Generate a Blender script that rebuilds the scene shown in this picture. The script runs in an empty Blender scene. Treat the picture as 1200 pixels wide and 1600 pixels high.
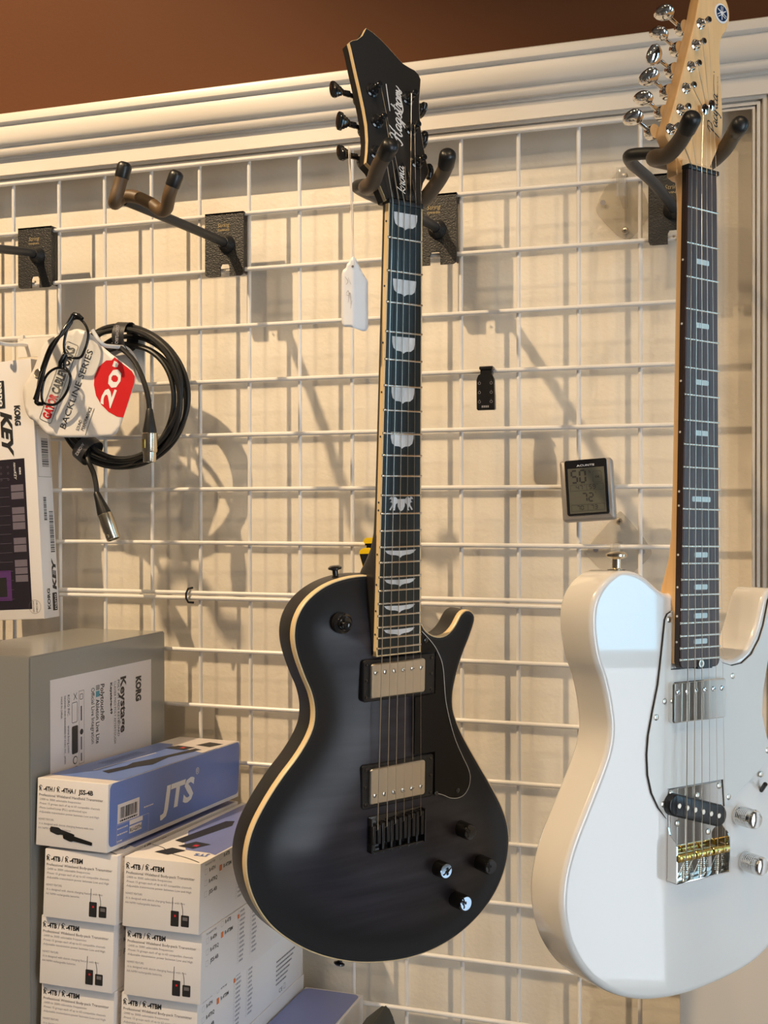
import bpy, bmesh, math, random
from mathutils import Vector, Matrix
from mathutils.geometry import delaunay_2d_cdt
random.seed(7)
sc = bpy.context.scene
C = sc.collection

# ------------------------------------------------------------------ camera
cd = bpy.data.cameras.new('camera'); cam = bpy.data.objects.new('camera', cd); C.objects.link(cam)
R0 = ((0.955257419, 0.295771514, -0.00157327424),      # camera right
      (0.0000846682, -0.00559259249, -0.999984358),    # camera down
      (-0.295775686, 0.955242343, -0.00536740791))     # camera forward
rt, dn, fw = (Vector(r) for r in R0)
cam.matrix_world = Matrix(((rt.x, -dn.x, -fw.x, 0.0), (rt.y, -dn.y, -fw.y, -1.39902999), (rt.z, -dn.z, -fw.z, 1.45), (0, 0, 0, 1)))
cd.sensor_fit = 'VERTICAL'; cd.sensor_height = 24.0; cd.lens = 1700.0 / 1600.0 * 24.0
cd.clip_start = 0.02; cd.clip_end = 60
sc.camera = cam

# ------------------------------------------------------------------ world, lights, exposure
w = bpy.data.worlds.new('world'); sc.world = w; w.use_nodes = True
w.node_tree.nodes['Background'].inputs[0].default_value = (0.62, 0.78, 1.0, 1)
w.node_tree.nodes['Background'].inputs[1].default_value = 0.6
sc.view_settings.view_transform = 'Standard'; sc.view_settings.look = 'None'
sc.view_settings.gamma = 1.0; sc.view_settings.use_curve_mapping = False
sc.view_settings.exposure = 0.02
WARM = (1.0, 0.73, 0.44)
def lamp(name, loc, power, color=WARM, size=0.03, aim=None, cone=110):
    l = bpy.data.lights.new(name, 'SPOT'); l.energy = power; l.color = color
    l.shadow_soft_size = size; l.spot_size = math.radians(cone); l.spot_blend = 0.6
    o = bpy.data.objects.new(name, l); C.objects.link(o); o.location = loc
    d = Vector(aim) - Vector(loc); o.rotation_euler = d.to_track_quat('-Z', 'Y').to_euler()
    return o
lamp('ceiling_spot', (-1.40, -1.25, 3.20), 215, aim=(-1.15, 0.0, 1.30), size=0.02, cone=68)
lamp('ceiling_spot', (-2.1, -1.9, 3.15), 16, aim=(-0.3, 0.0, 1.0), size=0.03, cone=60)
lamp('ceiling_spot', (0.55, -1.15, 3.15), 25, aim=(-0.2, 0.0, 0.8), size=0.03, cone=56)
lamp('ceiling_spot', (-0.55, -2.4, 3.15), 34, aim=(-0.1, 0.0, 0.95), size=0.04, cone=44)
lamp('ceiling_spot', (-0.6, -1.6, 3.15), 20, aim=(-0.1, 0.0, 0.9), size=0.04, cone=54)
WINDOW_STRENGTH = 3.0

# ------------------------------------------------------------------ materials
def mat(name, col, rough=0.5, metal=0.0, coat=0.0, spec=0.5, noise=0.0, nscale=40.0, bump=0.0, bscale=200.0, emit=0.0, stretch=(1, 1, 1)):
    m = bpy.data.materials.new(name); m.use_nodes = True; nt = m.node_tree
    b = nt.nodes['Principled BSDF']
    b.inputs['Base Color'].default_value = (*col, 1); b.inputs['Roughness'].default_value = rough
    b.inputs['Metallic'].default_value = metal; b.inputs['Coat Weight'].default_value = coat
    b.inputs['Coat Roughness'].default_value = 0.03
    b.inputs['Specular IOR Level'].default_value = spec
    if noise or bump:
        tc = nt.nodes.new('ShaderNodeTexCoord'); mp = nt.nodes.new('ShaderNodeMapping')
        mp.inputs['Scale'].default_value = stretch
        nt.links.new(tc.outputs['Object'], mp.inputs[0])
    if noise:
        n = nt.nodes.new('ShaderNodeTexNoise'); n.inputs['Scale'].default_value = nscale; n.inputs['Detail'].default_value = 5
        nt.links.new(mp.outputs[0], n.inputs['Vector'])
        r = nt.nodes.new('ShaderNodeMapRange'); r.inputs[1].default_value = 0.3; r.inputs[2].default_value = 0.7
        r.inputs[3].default_value = 1 - noise; r.inputs[4].default_value = 1 + noise
        nt.links.new(n.outputs[0], r.inputs[0])
        mx = nt.nodes.new('ShaderNodeVectorMath'); mx.operation = 'SCALE'; mx.inputs[0].default_value = col
        nt.links.new(r.outputs[0], mx.inputs['Scale']); nt.links.new(mx.outputs[0], b.inputs['Base Color'])
    if bump:
        n = nt.nodes.new('ShaderNodeTexNoise'); n.inputs['Scale'].default_value = bscale; n.inputs['Detail'].default_value = 3
        nt.links.new(mp.outputs[0], n.inputs['Vector'])
        bp = nt.nodes.new('ShaderNodeBump'); bp.inputs['Strength'].default_value = bump; bp.inputs['Distance'].default_value = 0.002
        nt.links.new(n.outputs[0], bp.inputs['Height']); nt.links.new(bp.outputs[0], b.inputs['Normal'])
    if emit:
        b.inputs['Emission Color'].default_value = (*col, 1); b.inputs['Emission Strength'].default_value = emit
    return m
M = {}
M['wall'] = mat('cream_wall_paint', (0.80, 0.74, 0.64), 0.42, bump=0.25, bscale=160, noise=0.015, nscale=6)
M['brown'] = mat('brown_wall_paint', (0.110, 0.043, 0.0185), 0.75, spec=0.15, bump=0.15, bscale=200)
M['trim'] = mat('white_gloss_trim_paint', (0.77, 0.715, 0.64), 0.34, bump=0.12, bscale=60, stretch=(0.4, 1, 1))
M['wire'] = mat('white_powder_coat', (0.79, 0.765, 0.73), 0.32, noise=0.02, nscale=60)
M['floor'] = mat('grey_floor', (0.25, 0.24, 0.23), 0.3, noise=0.1, nscale=3)
M['ceiling'] = mat('ceiling_paint', (0.30, 0.25, 0.2), 0.8)
M['room'] = mat('tan_wall_paint', (0.30, 0.23, 0.17), 0.7)
M['dark_wall'] = mat('dark_pier_paint', (0.09, 0.075, 0.065), 0.7)
M['counter'] = mat('counter_laminate', (0.35, 0.33, 0.3), 0.4)
M['black_plate'] = mat('black_textured_powder_coat', (0.022, 0.021, 0.02), 0.42, bump=0.5, bscale=500)
M['black_rod'] = mat('black_steel_rod', (0.03, 0.032, 0.034), 0.45)
M['foam'] = mat('brown_rubber_padding', (0.12, 0.072, 0.034), 0.5)
M['foam_dark'] = mat('dark_rubber_padding', (0.100, 0.072, 0.048), 0.5)
M['rubber'] = mat('black_rubber', (0.014, 0.014, 0.014), 0.35)
M['gold_print'] = mat('gold_print', (0.42, 0.32, 0.16), 0.4)
M['ink'] = mat('black_ink', (0.02, 0.02, 0.022), 0.5)
M['grey_ink'] = mat('grey_ink', (0.16, 0.15, 0.16), 0.5)
M['pale_ink'] = mat('pale_grey_ink', (0.34, 0.33, 0.36), 0.5)
M['white'] = mat('white_print', (0.86, 0.86, 0.86), 0.4)
M['red'] = mat('red_print', (0.62, 0.02, 0.025), 0.35)
M['orange'] = mat('orange_sticker', (0.85, 0.22, 0.06), 0.5)
M['card'] = mat('white_card', (0.80, 0.77, 0.74), 0.35)
M['box_white'] = mat('white_carton', (0.78, 0.75, 0.74), 0.42, bump=0.05, bscale=30)
M['box_blue'] = mat('blue_carton_print', (0.12, 0.20, 0.52), 0.3)
M['box_violet'] = mat('violet_blue_carton_print', (0.20, 0.24, 0.52), 0.3)
M['silver'] = mat('silver_glossy_carton', (0.25, 0.245, 0.225), 0.2, spec=0.9, bump=0.25, bscale=9)
M['label_pink'] = mat('white_paper_label', (0.72, 0.66, 0.64), 0.35)
M['teal'] = mat('teal_print', (0.08, 0.30, 0.36), 0.4)
M['chrome'] = mat('chrome', (0.86, 0.85, 0.83), 0.06, metal=1)
M['nickel'] = mat('brushed_nickel', (0.74, 0.68, 0.58), 0.3, metal=1)
M['fret'] = mat('nickel_silver_fret', (0.80, 0.76, 0.68), 0.2, metal=1)
M['brass'] = mat('brass', (0.80, 0.55, 0.16), 0.22, metal=1)
M['string'] = mat('steel_string', (0.78, 0.70, 0.58), 0.3, metal=1)
M['blackgloss'] = mat('gloss_black_metal', (0.012, 0.012, 0.013), 0.13, metal=0.0, spec=0.8)
M['guard_black'] = mat('gloss_black_pickguard', (0.008, 0.008, 0.009), 0.1, spec=0.3)
M['blackplastic'] = mat('black_plastic', (0.014, 0.014, 0.015), 0.28)
M['ebony'] = mat('ebonised_fretboard', (0.014, 0.02, 0.021), 0.3, noise=0.25, nscale=60, stretch=(6, 6, 0.3))
M['cream'] = mat('cream_binding', (0.78, 0.60, 0.34), 0.35)
M['pearl'] = mat('pearl_inlay', (0.66, 0.68, 0.70), 0.2, noise=0.22, nscale=70, stretch=(1, 1, 0.5))
M['satin_black'] = mat('satin_black_lacquer', (0.020, 0.018, 0.017), 0.42, bump=0.04, bscale=60)
M['neck_black'] = mat('satin_black_neck', (0.018, 0.016, 0.015), 0.38)
M['guitar_white'] = mat('gloss_white_lacquer', (0.86, 0.83, 0.79), 0.18, coat=1.0)
M['guard_white'] = mat('white_pickguard_plastic', (0.80, 0.80, 0.77), 0.12, coat=0.3)
M['maple'] = mat('satin_maple', (0.84, 0.54, 0.26), 0.33, noise=0.06, nscale=30, stretch=(8, 8, 0.5))
M['rosewood'] = mat('rosewood', (0.075, 0.042, 0.032), 0.34, noise=0.5, nscale=50, stretch=(10, 10, 0.35))
M['rosewood_edge'] = mat('dark_rosewood_edge', (0.035, 0.018, 0.012), 0.4)
M['pearl_blue'] = mat('pale_pearl_block', (0.62, 0.76, 0.78), 0.15)
M['navy'] = mat('navy_badge', (0.012, 0.035, 0.10), 0.25)
M['knobcap'] = mat('polished_knob_cap', (0.20, 0.26, 0.32), 0.10, metal=1)
M['cable'] = mat('black_cable_jacket', (0.010, 0.010, 0.010), 0.42)
M['velcro'] = mat('black_webbing', (0.03, 0.03, 0.032), 0.5)
M['satin_nickel'] = mat('satin_nickel', (0.70, 0.62, 0.48), 0.25, metal=1)
M['lcd'] = mat('lcd_screen', (0.10, 0.098, 0.075), 0.4)
M['plastic_silver'] = mat('silver_plastic', (0.36, 0.33, 0.30), 0.35, metal=0.4)
M['yellow'] = mat('yellow_plastic', (0.86, 0.58, 0.01), 0.35)
M['tag'] = mat('white_tag_paper', (0.84, 0.84, 0.86), 0.5)
M['twine'] = mat('white_string', (0.78, 0.68, 0.56), 0.7)
M['glossy_black'] = mat('gloss_black_acetate', (0.008, 0.008, 0.009), 0.12)
M['keys_grey'] = mat('printed_grey_keys', (0.16, 0.14, 0.18), 0.4)
M['keys_dark'] = mat('printed_dark_keyboard', (0.022, 0.018, 0.028), 0.35)
M['purple'] = mat('printed_purple_screen', (0.10, 0.04, 0.16), 0.4)
M['pouch'] = mat('black_padded_fabric', (0.02, 0.022, 0.02), 0.6)
M['panel'] = mat('white_panel_laminate', (0.70, 0.66, 0.60), 0.35)
def clear_mat(name, fac, tint=(1, 1, 1)):
    m = bpy.data.materials.new(name); m.use_nodes = True; nt = m.node_tree; nt.nodes.clear()
    o = nt.nodes.new('ShaderNodeOutputMaterial'); t = nt.nodes.new('ShaderNodeBsdfTransparent'); t.inputs[0].default_value = (*tint, 1)
    g = nt.nodes.new('ShaderNodeBsdfPrincipled'); g.inputs['Base Color'].default_value = (0.8, 0.78, 0.74, 1); g.inputs['Roughness'].default_value = 0.08
    x = nt.nodes.new('ShaderNodeMixShader'); x.inputs[0].default_value = fac
    nt.links.new(t.outputs[0], x.inputs[1]); nt.links.new(g.outputs[0], x.inputs[2]); nt.links.new(x.outputs[0], o.inputs[0])
    return m
M['acrylic'] = clear_mat('clear_acrylic', 0.16, (0.93, 0.92, 0.90))
M['lens'] = clear_mat('clear_lens', 0.08, (0.97, 0.98, 0.98))
M['pane'] = mat('sky_seen_through_window', (0.40, 0.74, 1.0), 0.2, emit=WINDOW_STRENGTH*1.9)
M['pane_low'] = mat('street_seen_through_window', (0.82, 0.90, 1.0), 0.2, emit=WINDOW_STRENGTH*1.0)
M['pane_fill'] = mat('fill_window_glow', (0.80, 0.90, 1.0), 0.2, emit=WINDOW_STRENGTH*2.0)  # glow of the added fill window
def burst_shade_mat():          # transparent-black flamed sunburst; rim darkening also paints in the carved edge's dark reflection
    m = mat('charcoal_flame_top_burst_shade', (0.03, 0.03, 0.035), 0.36, spec=0.4, bump=0.05, bscale=80); nt = m.node_tree; b = nt.nodes['Principled BSDF']
    at = nt.nodes.new('ShaderNodeAttribute'); at.attribute_name = 'burst_shade'
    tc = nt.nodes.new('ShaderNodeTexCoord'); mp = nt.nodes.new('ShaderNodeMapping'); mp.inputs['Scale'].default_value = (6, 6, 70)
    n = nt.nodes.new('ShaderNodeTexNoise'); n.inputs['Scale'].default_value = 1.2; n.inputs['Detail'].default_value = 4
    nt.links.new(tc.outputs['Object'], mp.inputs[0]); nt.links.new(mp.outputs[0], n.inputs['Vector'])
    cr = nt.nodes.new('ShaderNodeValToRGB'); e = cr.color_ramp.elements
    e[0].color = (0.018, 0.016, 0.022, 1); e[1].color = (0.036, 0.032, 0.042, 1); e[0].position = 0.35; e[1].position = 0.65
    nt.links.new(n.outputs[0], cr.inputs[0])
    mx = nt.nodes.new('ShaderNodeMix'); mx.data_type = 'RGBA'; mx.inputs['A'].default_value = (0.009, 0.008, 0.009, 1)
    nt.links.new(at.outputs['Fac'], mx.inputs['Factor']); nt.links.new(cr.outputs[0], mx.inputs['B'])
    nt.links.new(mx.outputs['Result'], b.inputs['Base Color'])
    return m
M['burst_shade'] = burst_shade_mat()

# ------------------------------------------------------------------ helpers
def V(*a): return Vector(a)
class MB:
    def __init__(s): s.bm = bmesh.new()
    def _v(s, pts, mx=None):
        return [s.bm.verts.new(mx @ Vector(p) if mx else Vector(p)) for p in pts]
    def face(s, pts, mx=None):
        v = s._v(pts, mx)
        try: return s.bm.faces.new(v)
        except ValueError: return None
    def loft(s, rings, close=True, cap=True, mx=None):
        R = [s._v(r, mx) for r in rings]; n = len(R[0])
        for a, b in zip(R, R[1:]):
            for i in range(n if close else n - 1):
                j = (i + 1) % n
                s.bm.faces.new((a[i], a[j], b[j], b[i]))
        if cap and close:
            s.bm.faces.new(R[0][::-1]); s.bm.faces.new(R[-1])
        return s
    def box(s, lo, hi, mx=None, bev=0.0):
        x0, y0, z0 = lo; x1, y1, z1 = hi
        if bev:
            b = bev
            def ring(z, i):
                return [(x0+i, y0+i+0, z), (x1-i, y0+i, z), (x1-i, y1-i, z), (x0+i, y1-i, z)]
            t = bmesh.new(); vs = [t.verts.new(p) for p in ((x0,y0,z0),(x1,y0,z0),(x1,y1,z0),(x0,y1,z0),(x0,y0,z1),(x1,y0,z1),(x1,y1,z1),(x0,y1,z1))]
            for f in ((3,2,1,0),(4,5,6,7),(0,1,5,4),(1,2,6,5),(2,3,7,6),(3,0,4,7)): t.faces.new([vs[i] for i in f])
            bmesh.ops.bevel(t, geom=t.edges[:], offset=b, segments=2, affect='EDGES', profile=0.6)
            mp = {v: s.bm.verts.new(mx @ v.co if mx else v.co) for v in t.verts}
            for f in t.faces: s.bm.faces.new([mp[v] for v in f.verts])
            t.free(); return s
        return s.loft([[(x0,y0,z0),(x1,y0,z0),(x1,y1,z0),(x0,y1,z0)], [(x0,y0,z1),(x1,y0,z1),(x1,y1,z1),(x0,y1,z1)]], mx=mx)
    def lathe(s, prof, o=(0,0,0), axis=(0,0,1), n=24, mx=None):     # prof: (radius, height along axis)
        q = Vector(axis).normalized().to_track_quat('Z', 'Y').to_matrix().to_4x4(); q.translation = Vector(o)
        if mx: q = mx @ q
        return s.loft([[(r*math.cos(2*math.pi*i/n), r*math.sin(2*math.pi*i/n), h) for i in range(n)] for r, h in prof], mx=q)
    def tube(s, pts, r, n=10, mx=None, cap=True, flat=1.0, up=None):
        P = [Vector(p) for p in pts]; rr = r if isinstance(r, (list, tuple)) else [r]*len(P)
        rings = []; pn = None
        for i, p in enumerate(P):
            t = (P[min(i+1, len(P)-1)] - P[max(i-1, 0)]).normalized()
            if pn is None:
                a = Vector(up) if up else (Vector((0,0,1)) if abs(t.z) < 0.9 else Vector((1,0,0)))
                pn = (a - t*a.dot(t)).normalized()
            else: pn = (pn - t*pn.dot(t)).normalized()
            bn = t.cross(pn)
            rings.append([p + pn*math.cos(2*math.pi*k/n)*rr[i]*flat + bn*math.sin(2*math.pi*k/n)*rr[i] for k in range(n)])
        return s.loft(rings, cap=cap, mx=mx)
    def prism(s, poly, y0, y1, mx=None, tf=None):                   # poly (x,z), extruded in y
        f = tf or (lambda x, y, z: (x, y, z))
        return s.loft([[f(x, y0, z) for x, z in poly], [f(x, y1, z) for x, z in poly]], mx=mx)
    def build(s, name, m, parent=None, smooth=35, attr=None):
        bmesh.ops.recalc_face_normals(s.bm, faces=s.bm.faces[:])
        me = bpy.data.meshes.new(name); s.bm.to_mesh(me); s.bm.free()
        return link(name, me, m, parent, smooth)
def link(name, me, m, parent=None, smooth=35):
    me.materials.clear(); me.materials.append(m)
    if smooth:
        me.polygons.foreach_set('use_smooth', [True]*len(me.polygons))
        try: me.set_sharp_from_angle(angle=math.radians(smooth))
        except Exception: pass
    o = bpy.data.objects.new(name, me); C.objects.link(o)
    if parent: o.parent = parent
    return o
def thing(name, label, cat, mx=None, group=None):
    o = bpy.data.objects.new(name, None); o.empty_display_size = 0.02; C.objects.link(o)
    if mx is not None: o.matrix_world = mx
    return tag(o, label, cat, group)
def tag(o, label, cat, group=None):
    o['label'] = label; o['category'] = cat
    if group: o['group'] = group
    return o
def struct(o): o['kind'] = 'structure'; return o
def copy_tree(o, parent=None):
    c = o.copy(); C.objects.link(c); c.parent = parent
    for ch in list(o.children): copy_tree(ch, c)
    return c
def catmull(P, n=8, closed=False, alpha=0.5):
    P = [Vector(p) for p in P]; out = []; N = len(P)
    for i in range(N if closed else N-1):
        p0 = P[i-1] if (closed or i > 0) else P[0]*2 - P[1]
        p1 = P[i]; p2 = P[(i+1) % N]; p3 = P[(i+2) % N] if (closed or i+2 < N) else P[-1]*2 - P[-2]
        t0 = 0; t1 = t0 + max((p1-p0).length, 1e-9)**alpha; t2 = t1 + max((p2-p1).length, 1e-9)**alpha; t3 = t2 + max((p3-p2).length, 1e-9)**alpha
        for k in range(n):
            t = t1 + (t2-t1)*k/n
            a1 = p0*((t1-t)/(t1-t0)) + p1*((t-t0)/(t1-t0)); a2 = p1*((t2-t)/(t2-t1)) + p2*((t-t1)/(t2-t1)); a3 = p2*((t3-t)/(t3-t2)) + p3*((t-t2)/(t3-t2))
            b1 = a1*((t2-t)/(t2-t0)) + a2*((t-t0)/(t2-t0)); b2 = a2*((t3-t)/(t3-t1)) + a3*((t-t1)/(t3-t1))
            out.append(b1*((t2-t)/(t2-t1)) + b2*((t-t1)/(t2-t1)))
    if not closed: out.append(P[-1])
    return out
def circle_pts(cx, cy, r, n=24, ry=None): return [(cx + r*math.cos(2*math.pi*i/n), cy + (ry or r)*math.sin(2*math.pi*i/n)) for i in range(n)]
def rrect(x0, y0, x1, y1, r, n=4):
    out = []
    for cx, cy, a in ((x1-r, y1-r, 0), (x0+r, y1-r, 90), (x0+r, y0+r, 180), (x1-r, y0+r, 270)):
        for k in range(n+1):
            t = math.radians(a + 90*k/n); out.append((cx + r*math.cos(t), cy + r*math.sin(t)))
    return out
_txt = {}
def text_mesh(s, bold):
    k = (s, bold)
    if k not in _txt:
        cu = bpy.data.curves.new('t', 'FONT'); cu.body = s; cu.size = 1.0; cu.resolution_u = 2; cu.offset = bold; cu.fill_mode = 'BOTH'
        o = bpy.data.objects.new('t', cu); C.objects.link(o)
        me = bpy.data.meshes.new_from_object(o)
        V_ = [v.co.copy() for v in me.vertices]; F_ = [tuple(p.vertices) for p in me.polygons]
        bpy.data.objects.remove(o); bpy.data.curves.remove(cu); bpy.data.meshes.remove(me)
        _txt[k] = (V_, F_)
    return _txt[k]
PRINT_SETS = ('front_print', 'side_print', 'lid_print', 'card_print', 'label_print')
PRINT_NAMES = {'red': 'red_print', 'orange': 'orange_sticker', 'white': 'white_lettering', 'box_blue': 'blue_print', 'box_violet': 'blue_print', 'label_pink': 'paper_label', 'teal': 'teal_mark', 'keys_grey': 'keyboard_picture_keys', 'keys_dark': 'keyboard_picture', 'purple': 'screen_picture'}
def split_pieces(bm):
    """separate far-apart blocks of print into meshes of their own"""
    import numpy as np
    bm.verts.ensure_lookup_table(); bm.verts.index_update(); n = len(bm.verts); par = list(range(n))
    def find(a):
        while par[a] != a: par[a] = par[par[a]]; a = par[a]
        return a
    for e in bm.edges:
        a, b = find(e.verts[0].index), find(e.verts[1].index)
        if a != b: par[a] = b
    roots = {}; isl = [roots.setdefault(find(i), len(roots)) for i in range(n)]; k = len(roots)
    lo = np.full((k, 3), 9e9); hi = np.full((k, 3), -9e9)
    for v in bm.verts:
        c = np.array(v.co); i = isl[v.index]; lo[i] = np.minimum(lo[i], c); hi[i] = np.maximum(hi[i], c)
    size = (hi-lo).max(axis=1); lab = list(range(k))
    def f2(a):
        while lab[a] != a: lab[a] = lab[lab[a]]; a = lab[a]
        return a
    for i in range(k):
        gap = np.maximum(0, np.maximum(lo[i]-hi[i:], lo[i:]-hi[i])); d = np.sqrt((gap**2).sum(axis=1))
        for j in np.nonzero(d <= np.maximum(.018, .45*np.maximum(size[i], size[i:])))[0]:
            a, b = f2(i), f2(i+int(j))
            if a != b: lab[a] = b
    groups = {}
    for f in bm.faces: groups.setdefault(f2(isl[f.verts[0].index]), []).append(f)
    out = []
    for fs in groups.values():
        m = MB(); mp = {}
        for f in fs:
            vs = []
            for v in f.verts:
                if v not in mp: mp[v] = m.bm.verts.new(v.co)
                vs.append(mp[v])
            try: m.bm.faces.new(vs)
            except ValueError: pass
        out.append(m)
    bm.free(); return out
class Print:
    """flat printing on a plane: origin o, right u, up v, outward normal n."""
    def __init__(s, o, u, v, n=None, off=0.0004):
        s.o, s.u, s.v = Vector(o), Vector(u).normalized(), Vector(v).normalized()
        s.n = Vector(n).normalized() if n is not None else s.u.cross(s.v)
        s.off = off; s.mb = {}
    def p(s, x, y, lift=0): return s.o + s.u*x + s.v*y + s.n*(s.off + lift)
    def m(s, key):
        if key not in s.mb: s.mb[key] = MB()
        return s.mb[key]
    def poly(s, key, pts, lift=0): s.m(key).face([s.p(x, y, lift) for x, y in pts]); return s
    def rect(s, key, x0, y0, x1, y1, lift=0): return s.poly(key, [(x0,y0),(x1,y0),(x1,y1),(x0,y1)], lift)
    def frame(s, key, pts, w, lift=0):
        b = s.m(key).bm; n = len(pts); cx = sum(p[0] for p in pts)/n; cy = sum(p[1] for p in pts)/n
        P = [Vector(p) for p in pts]; inner = []
        for i in range(n):
            e1 = (P[i]-P[i-1]); e2 = (P[(i+1) % n]-P[i]); e1 = e1.normalized() if e1.length > 1e-9 else e2.normalized(); e2 = e2.normalized() if e2.length > 1e-9 else e1
            nn = (Vector((-e1.y, e1.x)) + Vector((-e2.y, e2.x))).normalized()
            if nn.dot(Vector((cx, cy)) - P[i]) < 0: nn = -nn
            inner.append(P[i] + nn*w)
        a = [b.verts.new(s.p(q[0], q[1], lift)) for q in P]; c = [b.verts.new(s.p(q[0], q[1], lift)) for q in inner]
        for i in range(n): b.faces.new((a[i], a[(i+1) % n], c[(i+1) % n], c[i]))
        return s
    def text(s, key, t, x, y, size, ang=0, w=None, bold=0.0, shear=0.0, lift=0, sx=1.0, align='L'):
        Vs, Fs = text_mesh(t, bold)
        if not Vs: return s
        x0 = min(v.x for v in Vs); x1 = max(v.x for v in Vs); k = size
        kx = size*sx
        if w: kx = w/(x1-x0)
        a = math.radians(ang); ca, sa = math.cos(a), math.sin(a); b = s.m(key).bm
        dx = x0 if align == 'L' else (x0+x1)/2 if align == 'C' else x1
        vs = []
        for v in Vs:
            X = (v.x-dx)*kx + v.y*k*shear; Y = v.y*k
            vs.append(b.verts.new(s.p(x + X*ca - Y*sa, y + X*sa + Y*ca, lift)))
        for f in Fs:
            try: b.faces.new([vs[i] for i in f])
            except ValueError: pass
        return s
    def stroke(s, key, pts, w, lift=0, n=6, taper=True, smooth=True):
        P = catmull([(p[0], p[1]) for p in pts], n) if smooth and len(pts) > 2 else [Vector(p) for p in pts]
        b = s.m(key).bm; L = []; N = len(P)
        for i, p in enumerate(P):
            t = (P[min(i+1, N-1)] - P[max(i-1, 0)]); t = t.normalized() if t.length > 1e-9 else Vector((1, 0))
            q = Vector((-t.y, t.x)); ww = w*0.5*(0.55 + 0.45*math.sin(math.pi*i/(N-1)) if taper else 1)
            L.append((b.verts.new(s.p(*(p+q*ww), lift)), b.verts.new(s.p(*(p-q*ww), lift))))
        for a, c in zip(L, L[1:]):
            try: b.faces.new((a[0], a[1], c[1], c[0]))
            except ValueError: pass
        return s
    def script(s, key, word, x, y, size, w, ang=0, slant=0.25, sx=1.0, cap=1.0):
        a = math.radians(ang); ca, sa = math.cos(a), math.sin(a); cx = 0
        for ch in word:
            adv, strokes = SCRIPT[ch]; kk = size*(cap if ch.isupper() else 1)
            for st in strokes:
                pts = []
                for px, py in st:
                    X = (cx + px*kk)*sx + py*kk*slant; Y = py*kk
                    pts.append((x + X*ca - Y*sa, y + X*sa + Y*ca))
                s.stroke(key, pts, w, n=5)
            cx += adv*kk
        return s
    def finish(s, parent, name='printed_text', names=None):
        for k, mb in s.mb.items():
            nm = name if k in ('ink', 'grey_ink', 'pale_ink', 'gold_print') or name not in PRINT_SETS else PRINT_NAMES.get(k, name)
            for piece in split_pieces(mb.bm): piece.build(nm, M[k], parent, smooth=0)
SCRIPT = {
 'H': (1.75, [[(-.3,1.5),(.1,2.0),(.45,1.7),(.35,.9),(.2,.2),(-.15,-.15),(-.5,.1)], [(1.45,2.1),(1.2,1.6),(1.05,.8),(1.05,.1),(1.3,-.1),(1.65,.3)], [(-.1,.8),(.4,1.15),(.8,1.05),(1.3,1.2)]]),
 'P': (1.25, [[(.55,2.0),(.35,1.0),(.1,-.5)], [(-.25,1.4),(.4,2.1),(1.2,2.0),(1.25,1.3),(.4,.8)]]),
 'a': (1.15, [[(.9,.9),(.5,1.0),(.1,.55),(.25,.05),(.65,.2),(.9,.9)], [(.9,.9),(.85,.2),(1.0,0),(1.25,.25)]]),
 'g': (1.15, [[(.9,.9),(.5,1),(.1,.55),(.25,.1),(.65,.2),(.9,.9)], [(.9,.9),(.85,-.3),(.5,-1),(.15,-.8),(.5,-.25),(1.25,.25)]]),
 's': (0.9, [[(0,.2),(.5,1.15),(.5,.8),(.8,.35),(.5,0),(.15,.1)], [(.75,.15),(1.0,.25)]]),
 't': (0.75, [[(0,.2),(.45,1.3),(.5,2.0),(.35,.3),(.5,0),(.85,.3)], [(.0,1.25),(.9,1.35)]]),
 'r': (0.9, [[(0,.2),(.3,1.1),(.4,.85),(.7,.9),(.6,.2),(.75,0),(1.0,.25)]]),
 'o': (1.0, [[(.7,1),(.3,.9),(.1,.4),(.4,0),(.8,.35),(.75,.85),(.5,1),(.8,.8),(1.1,.85)]]),
 'm': (1.55, [[(0,.2),(.25,1),(.2,0)], [(.2,.1),(.6,1),(.7,.6),(.65,0)], [(.65,.1),(1.05,1),(1.15,.5),(1.15,.1),(1.4,0),(1.65,.35)]]),
 'n': (1.1, [[(0,.2),(.25,1),(.2,0)], [(.2,.1),(.65,1),(.75,.5),(.75,.1),(.95,0),(1.15,.25)]]),
 'k': (1.05, [[(.45,2),(.2,1),(0,0)], [(.9,1.1),(.2,.55),(.55,.3),(.8,0),(1.1,.2)]]),
 'i': (0.6, [[(0,.2),(.3,1),(.2,.2),(.4,0),(.65,.25)], [(.38,1.45),(.42,1.5)]]),
 'c': (0.85, [[(.75,.75),(.55,1),(.15,.6),(.25,.05),(.6,.05),(.9,.3)]]),
 'f': (0.75, [[(0,.2),(.55,1.4),(.6,2),(.35,1.6),(.15,-.4),(-.15,-1.0),(-.3,-.7)], [(-.05,.8),(.6,.95)]]),
}

# ------------------------------------------------------------------ the room
PANEL_Y, FACE_Y = 0.058, 0.010
def slab(name, lo, hi, m): return struct(MB().box(lo, hi).build(name, m, smooth=0))
slab('floor', (-3.1, -5.1, -0.05), (2.3, 0.15, 0.0), M['floor'])
slab('ceiling', (-3.1, -5.1, 3.3), (2.3, 0.15, 3.35), M['ceiling'])
slab('wall_left', (-3.1, -5.1, 0), (-3.0, 0.15, 3.3), M['room'])
slab('wall_front', (-3.0, -5.1, 0), (2.2, -5.0, 3.3), M['room'])
slab('wall_back', (-3.0, PANEL_Y, 0), (2.2, 0.15, 1.98), M['wall'])
slab('wall_upper', (-3.0, PANEL_Y, 1.98), (2.2, 0.15, 3.3), M['brown'])
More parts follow.
